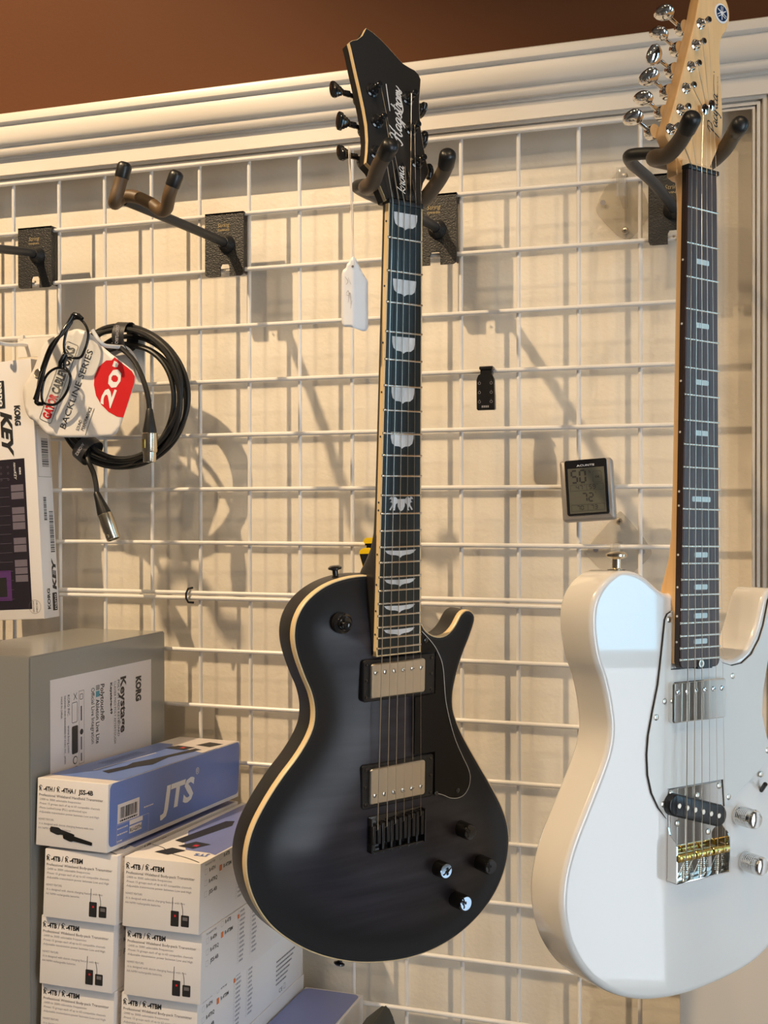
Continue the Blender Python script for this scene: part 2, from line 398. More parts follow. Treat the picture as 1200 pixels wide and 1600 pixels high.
# right wall with the shop window and an added fill window
WY0, WY1, WZ0, WZ1 = -3.1, -0.06, 0.03, 2.45
mb = MB(); mb.box((2.2, -5.1, 0), (2.3, WY0, 3.3)); mb.box((2.2, WY1, 0), (2.3, 0.15, 3.3)); mb.box((2.2, WY0, 0), (2.3, WY1, WZ0)); mb.box((2.2, WY0, WZ1), (2.3, WY1, 3.3))
struct(mb.build('wall_right', M['room'], smooth=0))
mb = MB(); mb.box((2.2, -1.65, WZ0), (2.3, -.46, WZ1)); struct(mb.build('trim_4', M['dark_wall'], smooth=0))
win = bpy.data.objects.new('window_1', None); C.objects.link(win); win.location = (0, 0, 0); struct(win)
MB().box((2.27, -.46, 1.05), (2.28, WY1, WZ1)).build('pane', M['pane'], win, smooth=0)
MB().box((2.27, -.46, WZ0), (2.28, WY1, 1.05)).build('pane', M['pane_low'], win, smooth=0)
win_fill = bpy.data.objects.new('window_fill', None); C.objects.link(win_fill); struct(win_fill)  # unseen second window, added for general fill light
MB().box((2.27, WY0, WZ0), (2.28, -1.65, WZ1)).build('pane', M['pane_fill'], win_fill, smooth=0)
mb = MB()
for y in (-.46, WY1-0.04): mb.box((2.2, y, WZ0), (2.26, y+0.04, WZ1))
for z in (WZ0, 1.02, WZ1-0.05): mb.box((2.2, -.46, z), (2.26, WY1, z+0.05))
mb.build('window_frame', M['trim'], win, smooth=0)
mb = MB()
for y in (WY0, -2.40, -1.70): mb.box((2.2, y, WZ0), (2.26, y+0.05, WZ1))
for z in (WZ0, 1.02, WZ1-0.05): mb.box((2.2, WY0, z), (2.26, -1.65, z+0.05))
mb.build('window_frame', M['trim'], win_fill, smooth=0)

# moulding profiles: (depth y, height z as seen at y=0); z is corrected for how far forward the point stands
def pz(y, z): return z + y*0.42
CORN = [(.026,1.972),(.0205,1.9722),(.0190,1.9735),(.0190,1.9765),(.0135,1.9772),(.006,1.9795),(.0015,1.9830),(-.0005,1.9870),(-.0005,1.9915),(-.0045,1.9925),(-.010,1.9955),(-.0150,2.0000),(-.0178,2.0060),(-.0188,2.0130),(-.0180,2.0200),(-.0170,2.0240),(-.0205,2.0245),(-.0270,2.0285),(-.0285,2.0300),(-.0290,2.0390),(-.0275,2.0415),(.07,2.0425)]
prof = [(.07, 1.955)] + [(FACE_Y + .0002 - (.026-y)*.48, z) for y, z in CORN[:-1]] + [(.07, 2.0425)]
mb = MB()
mb.loft([[(x, y, pz(y, z)) for y, z in prof] for x in (-3.0, -1.5, 0, 2.2)], cap=True)
struct(mb.build('trim_1', M['trim'], smooth=25))
# inner stop moulding: mitred frame round the recessed panel (top and right side)
RING = [(.0,.059),(.0,.0215),(.0006,.0205),(.0034,.0205),(.0038,.0245),(.0050,.0245),(.0054,.0180),(.0092,.0180),(.0096,.0225),(.0112,.0225),(.0118,.0165),(.0128,.0150),(.0165,.0145),(.0185,.0165),(.0200,.0185),(.0214,.0185),(.0218,.0100),(.030,.0101),(.030,.059)]
X_IN, Z_IN = 0.037, 1.9295
def ringpt(d, y, where):
    z = Z_IN + d + (y-.03)*0.0
    zz = pz(y, 1.9305 + d*1.0)
    if where == 'l': return (-3.0, y, zz)
    if where == 'c': return (X_IN + d, y, zz)
    return (X_IN + d, y, 0.25)
mb = MB()
mb.loft([[ringpt(d, y, k) for d, y in RING] for k in ('l', 'c', 'r')])
struct(mb.build('trim_2', M['trim'], smooth=25))
mb = MB(); mb.box((-3.0, FACE_Y, 1.953), (2.2, PANEL_Y+.001, 1.99)); mb.box((X_IN+.0205, FACE_Y, 0.0), (2.2, PANEL_Y+.001, 1.96))
struct(mb.build('trim_3', M['trim'], smooth=0))

# ------------------------------------------------------------------ wire grid panels
XS = [-0.9366 + 0.07627*i if i >= 1 else 0 for i in range(0)]
xs = {1:-.9359, 2:-.8592, 3:-.7827, 4:-.7060, 5:-.6298, 6:-.5542, 7:-.4781, 8:-.4020, 9:-.3266, 10:-.2504, 11:-.1732, 12:-.0966, 13:-.0200, 0:-1.0148}
for i in range(1, 8): xs[-i] = -1.0148 - .0765*i
def grid(label, zs, vx, ztop, zbot):
    t = thing('wire_grid_panel', label, 'wire grid', Matrix.Translation((0, 0, zbot)), 'white wire grid panels')
    Tm = Matrix.Translation((0, 0, -zbot))
    for i in sorted(vx):
        x = vx[i]
        MB().tube([(x, 0, zbot), (x, 0, ztop)], 0.0027, 10, mx=Tm).build('vertical_wire', M['wire'], t)
    x0, x1 = min(vx.values()), max(vx.values())
    for z in zs:
        r = 0.0030
        MB().tube([(x0-.003, -.0052, z), (x1+.003, -.0052, z)], r, 10, mx=Tm).build('horizontal_wire', M['wire'], t)
    return t
up = grid('upper white wire grid panel hung in front of the cream wall', [1.9335, 1.8581, 1.7806, 1.7021, 1.6255, 1.5500, 1.4741, 1.3986, 1.3275], xs, 1.9335, 1.3275)
xl = {k: v + (0.0008 if k % 2 else -.0004) for k, v in xs.items()}
lowz = [1.3203, 1.2467, 1.1684, 1.0911, 1.0114, .9329, .8540, .7783, .7020, .6250, .5490, .4720, .3960, .3200]
low = grid('lower white wire grid panel, joined under the upper one and running behind both guitar bodies', lowz, xl, 1.3203, .3200)
# black clip tying the two panels, and small clear wall brackets
z = MB(); z.tube([(-.7165, -.0040, 1.3345), (-.7205, -.0100, 1.3335), (-.7225, -.0125, 1.327), (-.7225, -.0125, 1.320), (-.7205, -.010, 1.3145), (-.7150, -.0040, 1.3135)], .0016, 8)
tag(z.build('cable_tie', M['blackplastic']), 'small black tie clipping the upper and lower grid wires together', 'cable tie')
def bracket(pts, stem, screws, holes, label, folds):
    zc = sum(p[1] for p in pts)/len(pts); xc = sum(p[0] for p in pts)/len(pts)
    t = thing('clear_bracket', label, 'bracket', Matrix.Translation((xc, PANEL_Y, zc)), 'clear wall brackets')
    Tm = Matrix.Translation((-xc, -PANEL_Y, -zc))
    P = [tuple(p) for p in catmull(pts, 3, True)]
    mb = MB(); mb.prism(P, PANEL_Y-.0045, PANEL_Y-.0005, mx=Tm); mb.build('plate', M['acrylic'], t)
    mb = MB(); x, z0, z1 = stem
    mb.box((x-.0035, -.012, z0), (x+.0035, PANEL_Y-.005, z1), mx=Tm, bev=.001)
    mb.box((x-.006, -.016, z0-.002), (x+.006, -.012, z1), mx=Tm, bev=.001)
    mb.build('hook', M['acrylic'], t)
    for x, z_ in screws:
        mb = MB(); mb.lathe([(.0046, 0), (.0046, .001), (.0034, .0022), (.001, .0026)], (x, PANEL_Y-.0047, z_), (0, -1, 0), 14, mx=Tm)
        sc_ = mb.build('screw', M['nickel'], t)
        Pn = Print((x-xc, -.0047-.0027, z_-zc), (1, 0, 0), (0, 0, 1), (0, -1, 0), 0.0)
        Pn.rect('ink', -.0022, -.0004, .0022, .0004); Pn.rect('ink', -.0004, -.0022, .0004, .0022); Pn.finish(sc_, 'screw_slot')
    Pn = Print((-xc, -PANEL_Y + PANEL_Y-.0048, -zc), (1, 0, 0), (0, 0, 1), (0, -1, 0), 0.0)
    Pn.o = Vector((-xc, -.0048, -zc))
    for x, z_ in holes: Pn.poly('pale_ink', circle_pts(x, z_, .0035, 14), .0001)
    if holes: Pn.finish(t, 'screw_hole')
    return t
bracket([(-.1186,1.8921),(-.1275,1.8896),(-.1571,1.8422),(-.153,1.831),(-.1186,1.7976),(-.1105,1.8003),(-.0903,1.826),(-.0887,1.8366),(-.112,1.889)], (-.1190, 1.838, 1.872), [(-.1202,1.8800),(-.1194,1.8092)], [(-.1481,1.8482)],
        'clear acrylic diamond bracket on the wall left of the white guitar\'s wall hanger', None)
bracket([(-.1261,1.4427),(-.1302,1.4394),(-.1698,1.3898),(-.1665,1.3814),(-.1286,1.3543),(-.1200,1.3560),(-.088,1.3840),(-.0865,1.3920),(-.122,1.4394)], (-.1261, 1.380, 1.4030), [(-.1269,1.4294)], [(-.1574,1.3924),(-.0976,1.3905)],
        'clear acrylic diamond bracket on the wall under the small weather display', None)

# ------------------------------------------------------------------ wall hangers
def hanger(xl, xr, zt, zb, arm, label, yoke, foam, parent_m=None, arm_y=-.02, tips=True):
    xc = (xl+xr)/2
    t = thing('guitar_hanger', label, 'guitar hanger', Matrix.Translation((xc, -.012, zb)), 'guitar hangers on the grid')
    Tm = Matrix.Translation((-xc, .012, -zb))
    w2 = (xr-xl)/2; h = zt-zb
    # plate: folded sheet with rounded lower corners and a notch showing the wire
    nl, nr, nh = xc-.006, xc+.008, zb+.017
    L = [(xl, zt), (xl, zb+.005), (xl+.0015, zb+.0015), (xl+.005, zb), (nl, zb), (nl, nh-.004), (nl+.002, nh), (xc, nh)]
    Rr = [(xr, zt), (xr, zb+.005), (xr-.0015, zb+.0015), (xr-.005, zb), (nr, zb), (nr, nh-.004), (nr-.002, nh), (xc, nh)]
    mb = MB()
    for poly in (L + [(xc, zt)], Rr + [(xc, zt)]): mb.prism(poly, -.0135, -.0110, mx=Tm)
    mb.box((xl, -.0135, zt-.002), (xr, .006, zt+.0005), mx=Tm)           # top lip over the wire
    mb.box((xl, .004, zt-.010), (xr, .006, zt), mx=Tm)
    mb.box((xl+.001, -.012, zb+.004), (xl+.003, .004, zt-.002), mx=Tm)
    mb.box((xr-.003, -.012, zb+.004), (xr-.001, .004, zt-.002), mx=Tm)
    mb.lathe([(.0125, 0), (.0115, .004), (.0085, .0085), (.0075, .012)], (arm[0][0], -.0135, arm[0][2]), (0, -1, 0), 20, mx=Tm)
    pl = mb.build('plate', M['black_plate'], t)
    Pn = Print((0, -.0137, 0), (1, 0, 0), (0, 0, 1), (0, -1, 0), .0001)
    Pn.o = Tm @ Vector((xc-.010, -.0137, zt-.020))
    Pn.text('gold_print', 'String', 0, 0, .0080, w=.018, shear=.25, ang=3); Pn.text('gold_print', 'SWING', 0.000, -.0052, .0036, w=.0175, bold=.02)
    Pn.finish(pl, 'lettering')
    MB().lathe([(.0016, 0), (.0016, .001)], (xc+.001, -.0128, zb+.009), (0, -1, 0), 10, mx=Tm).build('rivet', M['nickel'], t)
    # arm
    A = catmull(arm, 6, alpha=0.5) if len(arm) > 2 else [Vector(a) for a in arm]
    MB().tube(A, .0062, 14, mx=Tm).build('arm', M['black_rod'], t)
    # padded yoke
    Y = catmull(yoke, 8)
    yk = MB().tube(Y, .0078, 16, mx=Tm).build('yoke', foam, t)
    for a, b in ((Y[0], Y[3]), (Y[-1], Y[-4])):
        d = (Vector(a)-Vector(b)).normalized()
        MB().lathe([(.0082, -.011), (.0086, -.010), (.0088, .002), (.0080, .0055), (.0055, .0078), (.002, .0085)], Vector(a), d, 18, mx=Tm).build('end_cap', M['rubber'], yk)
    return t

# ------------------------------------------------------------------ guitars (local frame: x right, y into the guitar, z up the neck; origin at the nut on the fretboard)
def mm(pts): return [(a/1000, b/1000) for a, b in pts]
def mat4(R, T): return Matrix(((R[0][0],R[0][1],R[0][2],T[0]),(R[1][0],R[1][1],R[1][2],T[1]),(R[2][0],R[2][1],R[2][2],T[2]),(0,0,0,1)))
KM = mat4(((0.61318272,-0.78947938,0.02700486),(0.78989362,0.61241261,-0.03191971),(0.00866184,0.04090358,0.99912555)), (-0.30599212,-0.33416527,1.75653485))
WM = mat4(((0.6463078,-0.76306315,0.00456645),(0.76264153,0.64612966,0.02990578),(-0.02577052,-0.01584577,0.99954229)), (-0.01685228,-0.30823761,1.77018531))
def area(P): return sum(P[i-1][0]*P[i][1]-P[i][0]*P[i-1][1] for i in range(len(P)))/2
def resample(P, step):
    P = [Vector(p) for p in P]; n = len(P); L = [0]
    for i in range(n): L.append(L[-1] + (P[(i+1) % n]-P[i]).length)
    N = int(L[-1]/step); out = []; j = 0
    for k in range(N):
        t = L[-1]*k/N
        while L[j+1] < t: j += 1
        out.append(P[j].lerp(P[(j+1) % n], (t-L[j])/(L[j+1]-L[j])))
    return out
def normals(P):                                                      # inward normals
    n = len(P); s = 1 if area(P) > 0 else -1; out = []
    for i in range(n):
        t = (P[(i+1) % n]-P[i-1]).normalized(); out.append(Vector((-t.y, t.x))*s)
    return out
def inset(P, N, d): return [p + q*d for p, q in zip(P, N)]
def inside(x, y, P):
    c = False; n = len(P); j = n-1
    for i in range(n):
        if (P[i].y > y) != (P[j].y > y) and x < (P[j].x-P[i].x)*(y-P[i].y)/(P[j].y-P[i].y)+P[i].x: c = not c
        j = i
    return c
def capmesh(P, height, step=.005, clear=.0025, attr=None):
    """surface filling outline P with interior points lifted by height(distance to the edge)"""
    pts = [p.copy() for p in P]; n = len(P)
    xs_ = [p.x for p in P]; ys_ = [p.y for p in P]
    def dist(x, y): return math.sqrt(min((p.x-x)**2+(p.y-y)**2 for p in P))
    y = min(ys_); row = 0
    while y < max(ys_):
        x = min(xs_) + (step/2 if row % 2 else 0)
        while x < max(xs_):
            if inside(x, y, P) and dist(x, y) > clear: pts.append(Vector((x, y)))
            x += step
        y += step*.87; row += 1
    r = delaunay_2d_cdt(pts, [(i, (i+1) % n) for i in range(n)], [], 1, 1e-7)
    me = bpy.data.meshes.new('cap'); vs = []; ds = []
    for v in r[0]:
        d = dist(v.x, v.y); d = 0 if d < 1e-6 else d; ds.append(d); vs.append((v.x, height(d), v.y))
    me.from_pydata(vs, [], [tuple(f) for f in r[2]])
    a = me.attributes.new('burst_shade', 'FLOAT', 'POINT')  # rim-to-middle factor for the finish and its painted edge shade
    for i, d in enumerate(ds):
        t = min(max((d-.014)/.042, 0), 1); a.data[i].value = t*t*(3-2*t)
    bm = bmesh.new(); bm.from_mesh(me); bmesh.ops.recalc_face_normals(bm, faces=bm.faces[:])
    if bm.faces and sum(f.normal.y for f in bm.faces) > 0: bmesh.ops.reverse_faces(bm, faces=bm.faces[:])
    bm.to_mesh(me); bm.free(); return me
def sst(a, b, x): t = min(max((x-a)/(b-a), 0), 1); return t*t*(3-2*t)
def fz(L, n): return -L*(1-2**(-n/12))
FR = ((1, 0, 0), (0, 0, 1), (0, -1, 0))
def face_print(y, off=.0002, mx=None):
    if mx is None: return Print((0, y, 0), *FR, off)
    return Print(mx @ Vector((0, y, 0)), mx.to_3x3() @ Vector(FR[0]), mx.to_3x3() @ Vector(FR[1]), mx.to_3x3() @ Vector(FR[2]), off)
def screw_head(mb, x, y, z, r=.0028, mx=None, h=.0012):
    mb.lathe([(r, 0), (r, h*.4), (r*.7, h*.9), (r*.25, h)], (x, y, z), (0, -1, 0), 14, mx=mx)
def rr_block(mb, x0, z0, x1, z1, y0, y1, r=.002, bev=.0008, mx=None):    # y0 back, y1 front
    P0 = rrect(x0, z0, x1, z1, r)
    P1 = rrect(x0+bev, z0+bev, x1-bev, z1-bev, max(r-bev, .0003))
    mb.loft([[(x, y0, z) for x, z in P0], [(x, y1+bev, z) for x, z in P0], [(x, y1+bev*.3, z) for x, z in [((a[0]+b[0])/2, (a[1]+b[1])/2) for a, b in zip(P0, P1)]], [(x, y1, z) for x, z in P1]], mx=mx)
def string_tube(parent, pts, r):
    mb = MB(); mb.tube(pts, r, 6); return mb.build('guitar_string', M['string'], parent)

# ================= charcoal single-cutaway guitar =================
K = thing('electric_guitar', 'satin charcoal black single-cutaway electric guitar with cream binding and nickel pickups', 'electric guitar', KM, 'electric guitars hung on the grid')
LK = .6286
def wK(z): return .0425 + (.056-.0425)*(-z/(LK*.7194))
KO = mm([(-16.4,-379.2),(-34.4,-378.5),(-50.8,-379.7),(-67.0,-382.9),(-80.6,-387.9),(-91.8,-394.3),(-100.8,-401.7),(-108.0,-410.8),(-112.7,-421.3),(-114.4,-432.6),(-113.5,-444.2),(-110.4,-455.9),(-105.8,-467.9),(-100.3,-480.4),(-94.6,-492.2),(-91.0,-503.9),(-89.6,-515.4),(-91.2,-528.3),(-98.0,-542.1),(-110.0,-557.7),(-124.6,-572.8),(-137.6,-588.1),(-148.6,-603.4),(-157.6,-618.8),(-163.2,-634.9),(-165.3,-651.5),(-163.6,-668.9),(-158.0,-687.2),(-149.1,-704.8),(-136.0,-722.6),(-117.6,-740.0),(-93.9,-757.4),(-66.2,-772.4),(-34.0,-785.0),(2.9,-793.8),(37.3,-797.6),(72.7,-795.6),(105.1,-787.0),(134.1,-771.6),(155.0,-752.8),(168.4,-730.8),(174.8,-706.1),(173.6,-679.6),(163.6,-653.7),(147.8,-627.9),(130.0,-602.1),(112.7,-576.8),(97.7,-552.3),(89.6,-532.0),(88.6,-516.0),(92.4,-497.2),(100.1,-475.5),(109.8,-455.6),(115.7,-442.0),(117.9,-433.8),(116.3,-428.4),(112.0,-424.8),(107.0,-423.4),(102.2,-424.4),(98.0,-427.4),(94.3,-432.2),(90.6,-438.0),(85.4,-443.7),(79.0,-448.0),(71.5,-449.9),(62.7,-449.0),(54.8,-445.6),(48.4,-440.6),(44.5,-434.6),(36,-424),(29.5,-413),(27,-400),(24,-388),(16,-381),(0,-379.3)])
KP = resample([(p.x, p.y) for p in catmull(KO, 6, True)], .0042); KN = normals(KP)
YE, TK_ = .020, .034
rings = []
for d, y in ((.0, YE+.007), (.0, YE+TK_-.006), (.0012, YE+TK_-.0028), (.0035, YE+TK_-.0008), (.0065, YE+TK_)):
    rings.append([(p.x, y, p.y) for p in inset(KP, KN, d)])
mb = MB(); mb.loft(rings, cap=True); body = mb.build('body', M['satin_black'], K, 50)
mb = MB()
mb.loft([[(p.x, y, p.y) for p in inset(KP, KN, d)] for d, y in ((.0, YE+.0072), (.0, YE+.0006), (.0005, YE), (.0016, YE-.0001), (.0016, YE+.004))], cap=False)
mb.build('body_binding', M['cream'], K, 40)
mb = MB(); mb.loft([[(p.x, y, p.y) for p in inset(KP, KN, d)] for d, y in ((.0015, YE-.0003), (.0042, YE-.0004), (.0042, YE+.003), (.0015, YE+.003), (.0015, YE-.0003))], cap=False)
mb.build('purfling', M['blackplastic'], K, 40)
KT = inset(KP, KN, .0040)
link('carved_top', capmesh(KT, lambda d: YE-.0003 - .0120*sst(.012, .085, d)), M['burst_shade'], K, 80)
# neck with heel
def neck_section(z, w, y0, depth, n=14, sq=2.0):
    pts = []
    for i in range(n+1):
        a = math.pi*i/n; c, s_ = math.cos(a), math.sin(a)
        pts.append((w/2*math.copysign(abs(c)**(2/sq), c), y0 + depth*(abs(s_)**(2/sq)), z))
    return pts
mb = MB(); secs = []
for z, extra, depth, sq in ((.012,.004,.013,2.2),(.004,.0,.0155,2.2),(-.012,0,.0150,2.2),(-.10,0,.0155,2.1),(-.20,0,.0160,2.1),(-.30,0,.0170,2.1),(-.335,0,.0190,2.2),(-.352,.001,.0240,2.5),(-.364,.002,.0310,3),(-.374,.003,.0385,3.5),(-.384,.003,.0440,4),(-.46,.0,.0440,4)):
    secs.append(neck_section(z, (wK(min(z, 0)) if z < .004 else .043)+extra, .0058, depth, 14, sq))
mb.loft(secs); neck = mb.build('neck', M['neck_black'], K, 50)
# fretboard, binding, frets, inlays
zE = -.4605
mb = MB(); mb.loft([[(-wK(z)/2+.0016, 0, z), (wK(z)/2-.0016, 0, z), (wK(z)/2-.0016, .006, z), (-wK(z)/2+.0016, .006, z)] for z in (-.0015, -.2, zE+.0014)])
fb = mb.build('fretboard', M['ebony'], K, 0)
for s_ in (-1, 1):
    mb = MB(); mb.loft([[(s_*wK(z)/2, .0002, z), (s_*(wK(z)/2-.0016), .0002, z), (s_*(wK(z)/2-.0016), .0064, z), (s_*wK(z)/2, .0064, z)] for z in (-.0015, -.2, zE)])
    mb.build('fretboard_binding', M['cream'], fb, 0)
mb = MB(); mb.box((-wK(zE)/2, .0001, zE), (wK(zE)/2, .0064, zE+.0015)); mb.build('fretboard_binding', M['cream'], fb, 0)
def fret(L, n, wfun, parent, o=.0):
    z = fz(L, n); h = wfun(z)/2 - o; mb = MB()
    prof_ = [(-.0013, .0002), (-.0011, -.0006), (-.0006, -.0011), (0, -.00125), (.0006, -.0011), (.0011, -.0006), (.0013, .0002)]
    mb.loft([[(x, y, z+q) for q, y in prof_] for x in (-h, h)]); mb.build('fret', M['fret'], parent, 60)
for n in range(1, 23): fret(LK, n, wK, fb)
def shield(z0):
    return [(-.0146, z0), (.0146, z0), (.0144, z0-.006), (.0128, z0-.0115), (.009, z0-.0142), (.004, z0-.0145), (.0015, z0-.0155), (0, z0-.0168), (-.0015, z0-.0155), (-.004, z0-.0145), (-.009, z0-.0142), (-.0128, z0-.0115), (-.0144, z0-.006)]
def wings(z0):
    R_ = [(0, z0-.0080), (.0020, z0-.0062), (.006, z0-.0052), (.012, z0-.0048), (.0168, z0-.0030), (.0198, z0), (.012, z0-.0002), (.004, z0-.0006)]
    return R_ + [(-x, z) for x, z in R_[::-1][:-1]] if False else [(-x, z) for x, z in R_[::-1]] + R_[1:]
def inlay(polys, parent, m='pearl', lift=.0):
    mb = MB()
    for P_ in polys: mb.prism(P_, -.00015-lift, .0008)
    return mb.build('inlay', M[m], parent, 0)
for z0 in (-.0090, -.0760, -.1340, -.1850, -.2310): inlay([shield(z0)], fb)
for z0 in (-.3520, -.3820, -.4090, -.4335): inlay([wings(z0)], fb)
lion = [(.0030,.0060),(.0050,.0075),(.0062,.0090),(.0085,.0098),(.0105,.0085),(.0120,.0100),(.0140,.0092),(.0152,.0070),(.0135,.0078),(.0120,.0062),(.0142,.0040),(.0125,.0045),(.0112,.0025),(.0125,.0000),(.0150,-.0035),(.0132,-.0040),(.0118,-.0018),(.0100,.0002),(.0092,-.0025),(.0102,-.0042),(.0078,-.0040),(.0075,-.0010),(.0070,.0020),(.0050,.0035)]
cz = -.3070
inlay([[(x, z+cz) for x, z in lion], [(-x, z+cz) for x, z in lion[::-1]], [(-.0045, cz+.0075), (.0045, cz+.0075), (.0045, cz), (.0025, cz-.0035), (0, cz-.0050), (-.0025, cz-.0035), (-.0045, cz)]], fb)
for z_ in (-.019, -.084, -.141, -.191, -.236, -.303, -.311, -.356, -.387, -.414, -.438): MB().lathe([(.0011, 0), (.0011, .0004)], (-wK(z_)/2-.0001, .0032, z_), (-1, 0, 0), 10).build('side_dot', M['ink'], fb, 0)
MB().box((-.0213, -.0016, -.0015), (.0213, .0065, .0035), bev=.0008).build('nut', M['blackplastic'], K)
# headstock (tilted back 13 degrees)
a = math.radians(13); HS = Matrix(((1,0,0,0),(0,math.cos(a),math.sin(a),.003),(0,-math.sin(a),math.cos(a),0),(0,0,0,1)))
KHO = mm([(-22.6,2.0),(-24.4,7.5),(-27.5,15.5),(-34.9,33.0),(-41.4,38.9),(-38.6,50),(-36.2,63.0),(-35.0,80.6),(-36.0,97.7),(-38.2,118.2),(-41.1,140.3),(-43.4,160.9),(-44.7,168.4),(-40.7,171.6),(-34.4,174.2),(-27.0,180.5),(-21.0,190.5),(-12.9,187.8),(-3.5,182.2),(5.7,175.0),(14.8,167.1),(22.1,161.2),(30.1,158.6),(36.4,157.2),(41.1,153.6),(43.4,148.0),(41.4,139.0),(38.0,124.4),(36.0,109.5),(34.9,91.3),(35.2,73.4),(36.7,54.0),(38.2,44.7),(36.5,39.2),(28.6,28.5),(25.4,20.0),(23.4,8.5),(22.6,2.0)])
HP = [Vector(p) for p in KHO]; HN = normals(HP)
def hring(d, y): return [(p.x, y, p.y) for p in inset(HP, HN, d)]
mb = MB(); mb.loft([hring(0, .0043), hring(0, .0130), hring(.0012, .0142)], mx=HS); hs = mb.build('headstock', M['neck_black'], K, 30)
mb = MB(); mb.loft([hring(0, .0045), hring(0, .0002), hring(.0002, 0), hring(.0006, 0), hring(.0006, .003)], cap=False, mx=HS); mb.build('headstock_binding', M['cream'], hs, 30)
mb = MB(); mb.loft([hring(.0005, .0042), hring(.0005, -.0001)], mx=HS); mb.build('headstock_face', M['satin_black'], hs, 0)
Pn = face_print(-.0002, .0002, HS)
Pn.script('white', 'Hagstrom', .0065, .0685, .0068, .0018, ang=82, slant=.35, sx=.94, cap=1.1)
Pn.stroke('white', [(-.0035, .102), (-.0040, .120), (-.0042, .132)], .0011, taper=False)
Pn.stroke('white', [(.0100, .100), (.0135, .106), (.0128, .118), (.0115, .130), (.0085, .133)], .0016)
Pn.finish(hs, 'lettering')
mb = MB(); mb.prism(mm([(-15,5),(16,5),(15,25),(12,33),(3,46),(-7,36),(-11,28),(-14,18)]), -.0002, -.0022, mx=HS)
tr = mb.build('truss_rod_cover', M['blackgloss'], hs, 0)
Pn = face_print(-.0023, .0002, HS); Pn.script('white', 'krona', .0015, .0115, .0056, .0012, ang=86, slant=.3, sx=1.0); Pn.finish(tr, 'lettering')
posts = [(-.0284, .0515), (-.0222, .0865), (-.0233, .1204), (.0218, .1216), (.0208, .0867), (.0228, .0505)]
nutx = (-.0176, -.0100, -.0028, .0044, .0114, .0178)
for i, (px, ps) in enumerate(posts):
    s_ = -1 if px < 0 else 1
    edge = {0: -.0385, 1: -.0355, 2: -.0385, 3: .038, 4: .035, 5: .037}[i]
    mb = MB(); ax = (0, -1, 0)
    mb.lathe([(.0074, 0), (.0074, .0012), (.0058, .0020), (.0056, .0045), (.0046, .0048)], (px, 0, ps), ax, 20, mx=HS)
    mb.lathe([(.0032, 0), (.0032, .0095), (.0024, .0105), (.0034, .0118), (.0034, .0142), (.0026, .0150)], (px+.0005, 0, ps), ax, 16, mx=HS)
    mb.lathe([(.0078, 0), (.0078, .007), (.0064, .0095), (.003, .0105)], (px*.92 + edge*.10, .0140, ps-.001), (0, 1, 0), 20, mx=HS)
    mb.tube([(px, .0190, ps), (edge+s_*.0075, .0195, ps+.0035)], .0024, 10, mx=HS)
    mb.lathe([(.0034, 0), (.0030, .006)], (edge, .0194, ps+.003), (s_, 0, 0), 12, mx=HS)
    tn = mb.build('tuning_machine', M['blackgloss'], K, 40)
    mb = MB(); Q = Matrix.Translation((edge+s_*.0075, .0195, ps+.0042)) @ Matrix.Rotation(s_*math.radians(90), 4, 'Y')
    Q = HS @ Q @ Matrix.Rotation(math.radians((20, -15, 10, 60, 30, 0)[i]), 4, 'Z') @ Matrix.Diagonal((1, .62, 1, 1))
    mb.lathe([(.0030, -.001), (.0040, .0005), (.0040, .0020), (.0056, .0024), (.0058, .0048), (.0072, .0054), (.0074, .0078), (.0090, .0084), (.0096, .0098), (.0094, .0122), (.0070, .0130)], (0, 0, 0), (0, 0, 1), 12, mx=Q)
    mb.build('tuner_button', M['blackgloss'], tn, 25)
# strings
brx = (-.0263, -.0148, -.0040, .0070, .0180, .0290); brz = (-.6385, -.6370, -.6360, -.6350, -.6340, -.6330)
rad = (.00060, .00052, .00042, .00030, .00022, .00018)
for i in range(6):
    px, ps = posts[i]
    top = HS @ Vector((px + (.0034 if px < 0 else -.0030), -.0115, ps-.001))
    string_tube(K, [top, (nutx[i], -.0019, .0005), (brx[i], -.0040, brz[i]), (brx[i], .0020, brz[i]-.004)], rad[i]*.9)
# pickups
def humbucker(parent, cx, x0, x1, z0, z1, ring, screws_low, ytop=.0020, m='nickel', name='pickup'):
    mb = MB()
    if ring:
        rx0, rz0, rx1, rz1 = ring
        rr_block(mb, rx0, rz0, rx1, rz1, .0190, .0060, .004, .0012)
    pk = mb.build(name, M['blackplastic'], parent, 30) if ring else None
    mb = MB(); rr_block(mb, x0, z0, x1, z1, .0095, ytop, .0032, .0012)
    cov = mb.build('pickup_cover', M[m], pk or parent, 30)
    mb = MB(); zs_ = z0+.0095 if screws_low else z1-.0095
    for k in range(6):
        x = x0 + (x1-x0)*(.085 + .166*k); mb = MB(); screw_head(mb, x, ytop+.0001, zs_, .0026, h=.0011); mb.build('pole_screw', M['chrome' if m == 'chrome' else 'nickel'], pk or cov)
    Pn = face_print(ytop-.0011, .0002)
    for k in range(6):
        x = x0 + (x1-x0)*(.085 + .166*k); c_, s_ = math.cos(.6+k*.7)*.0022, math.sin(.6+k*.7)*.0022
        Pn.stroke('ink', [(x-c_, zs_-s_), (x+c_, zs_+s_)], .0006, taper=False)
    Pn.finish(pk or cov, 'screw_slot')
    if ring:
        for x in (rx0+.0045, rx1-.0045):
            for z_ in (rz0+.005, rz1-.005, (rz0+rz1)/2): mb = MB(); screw_head(mb, x, .0062, z_, .0020); mb.build('ring_screw', M['blackgloss'], pk)
    return pk or cov
humbucker(K, .002, -.0330, .0368, -.5040, -.4680, (-.0402, -.5078, .0520, -.4640), False)
humbucker(K, .003, -.0320, .0390, -.6142, -.5768, (-.0398, -.6190, .0530, -.5728), True)
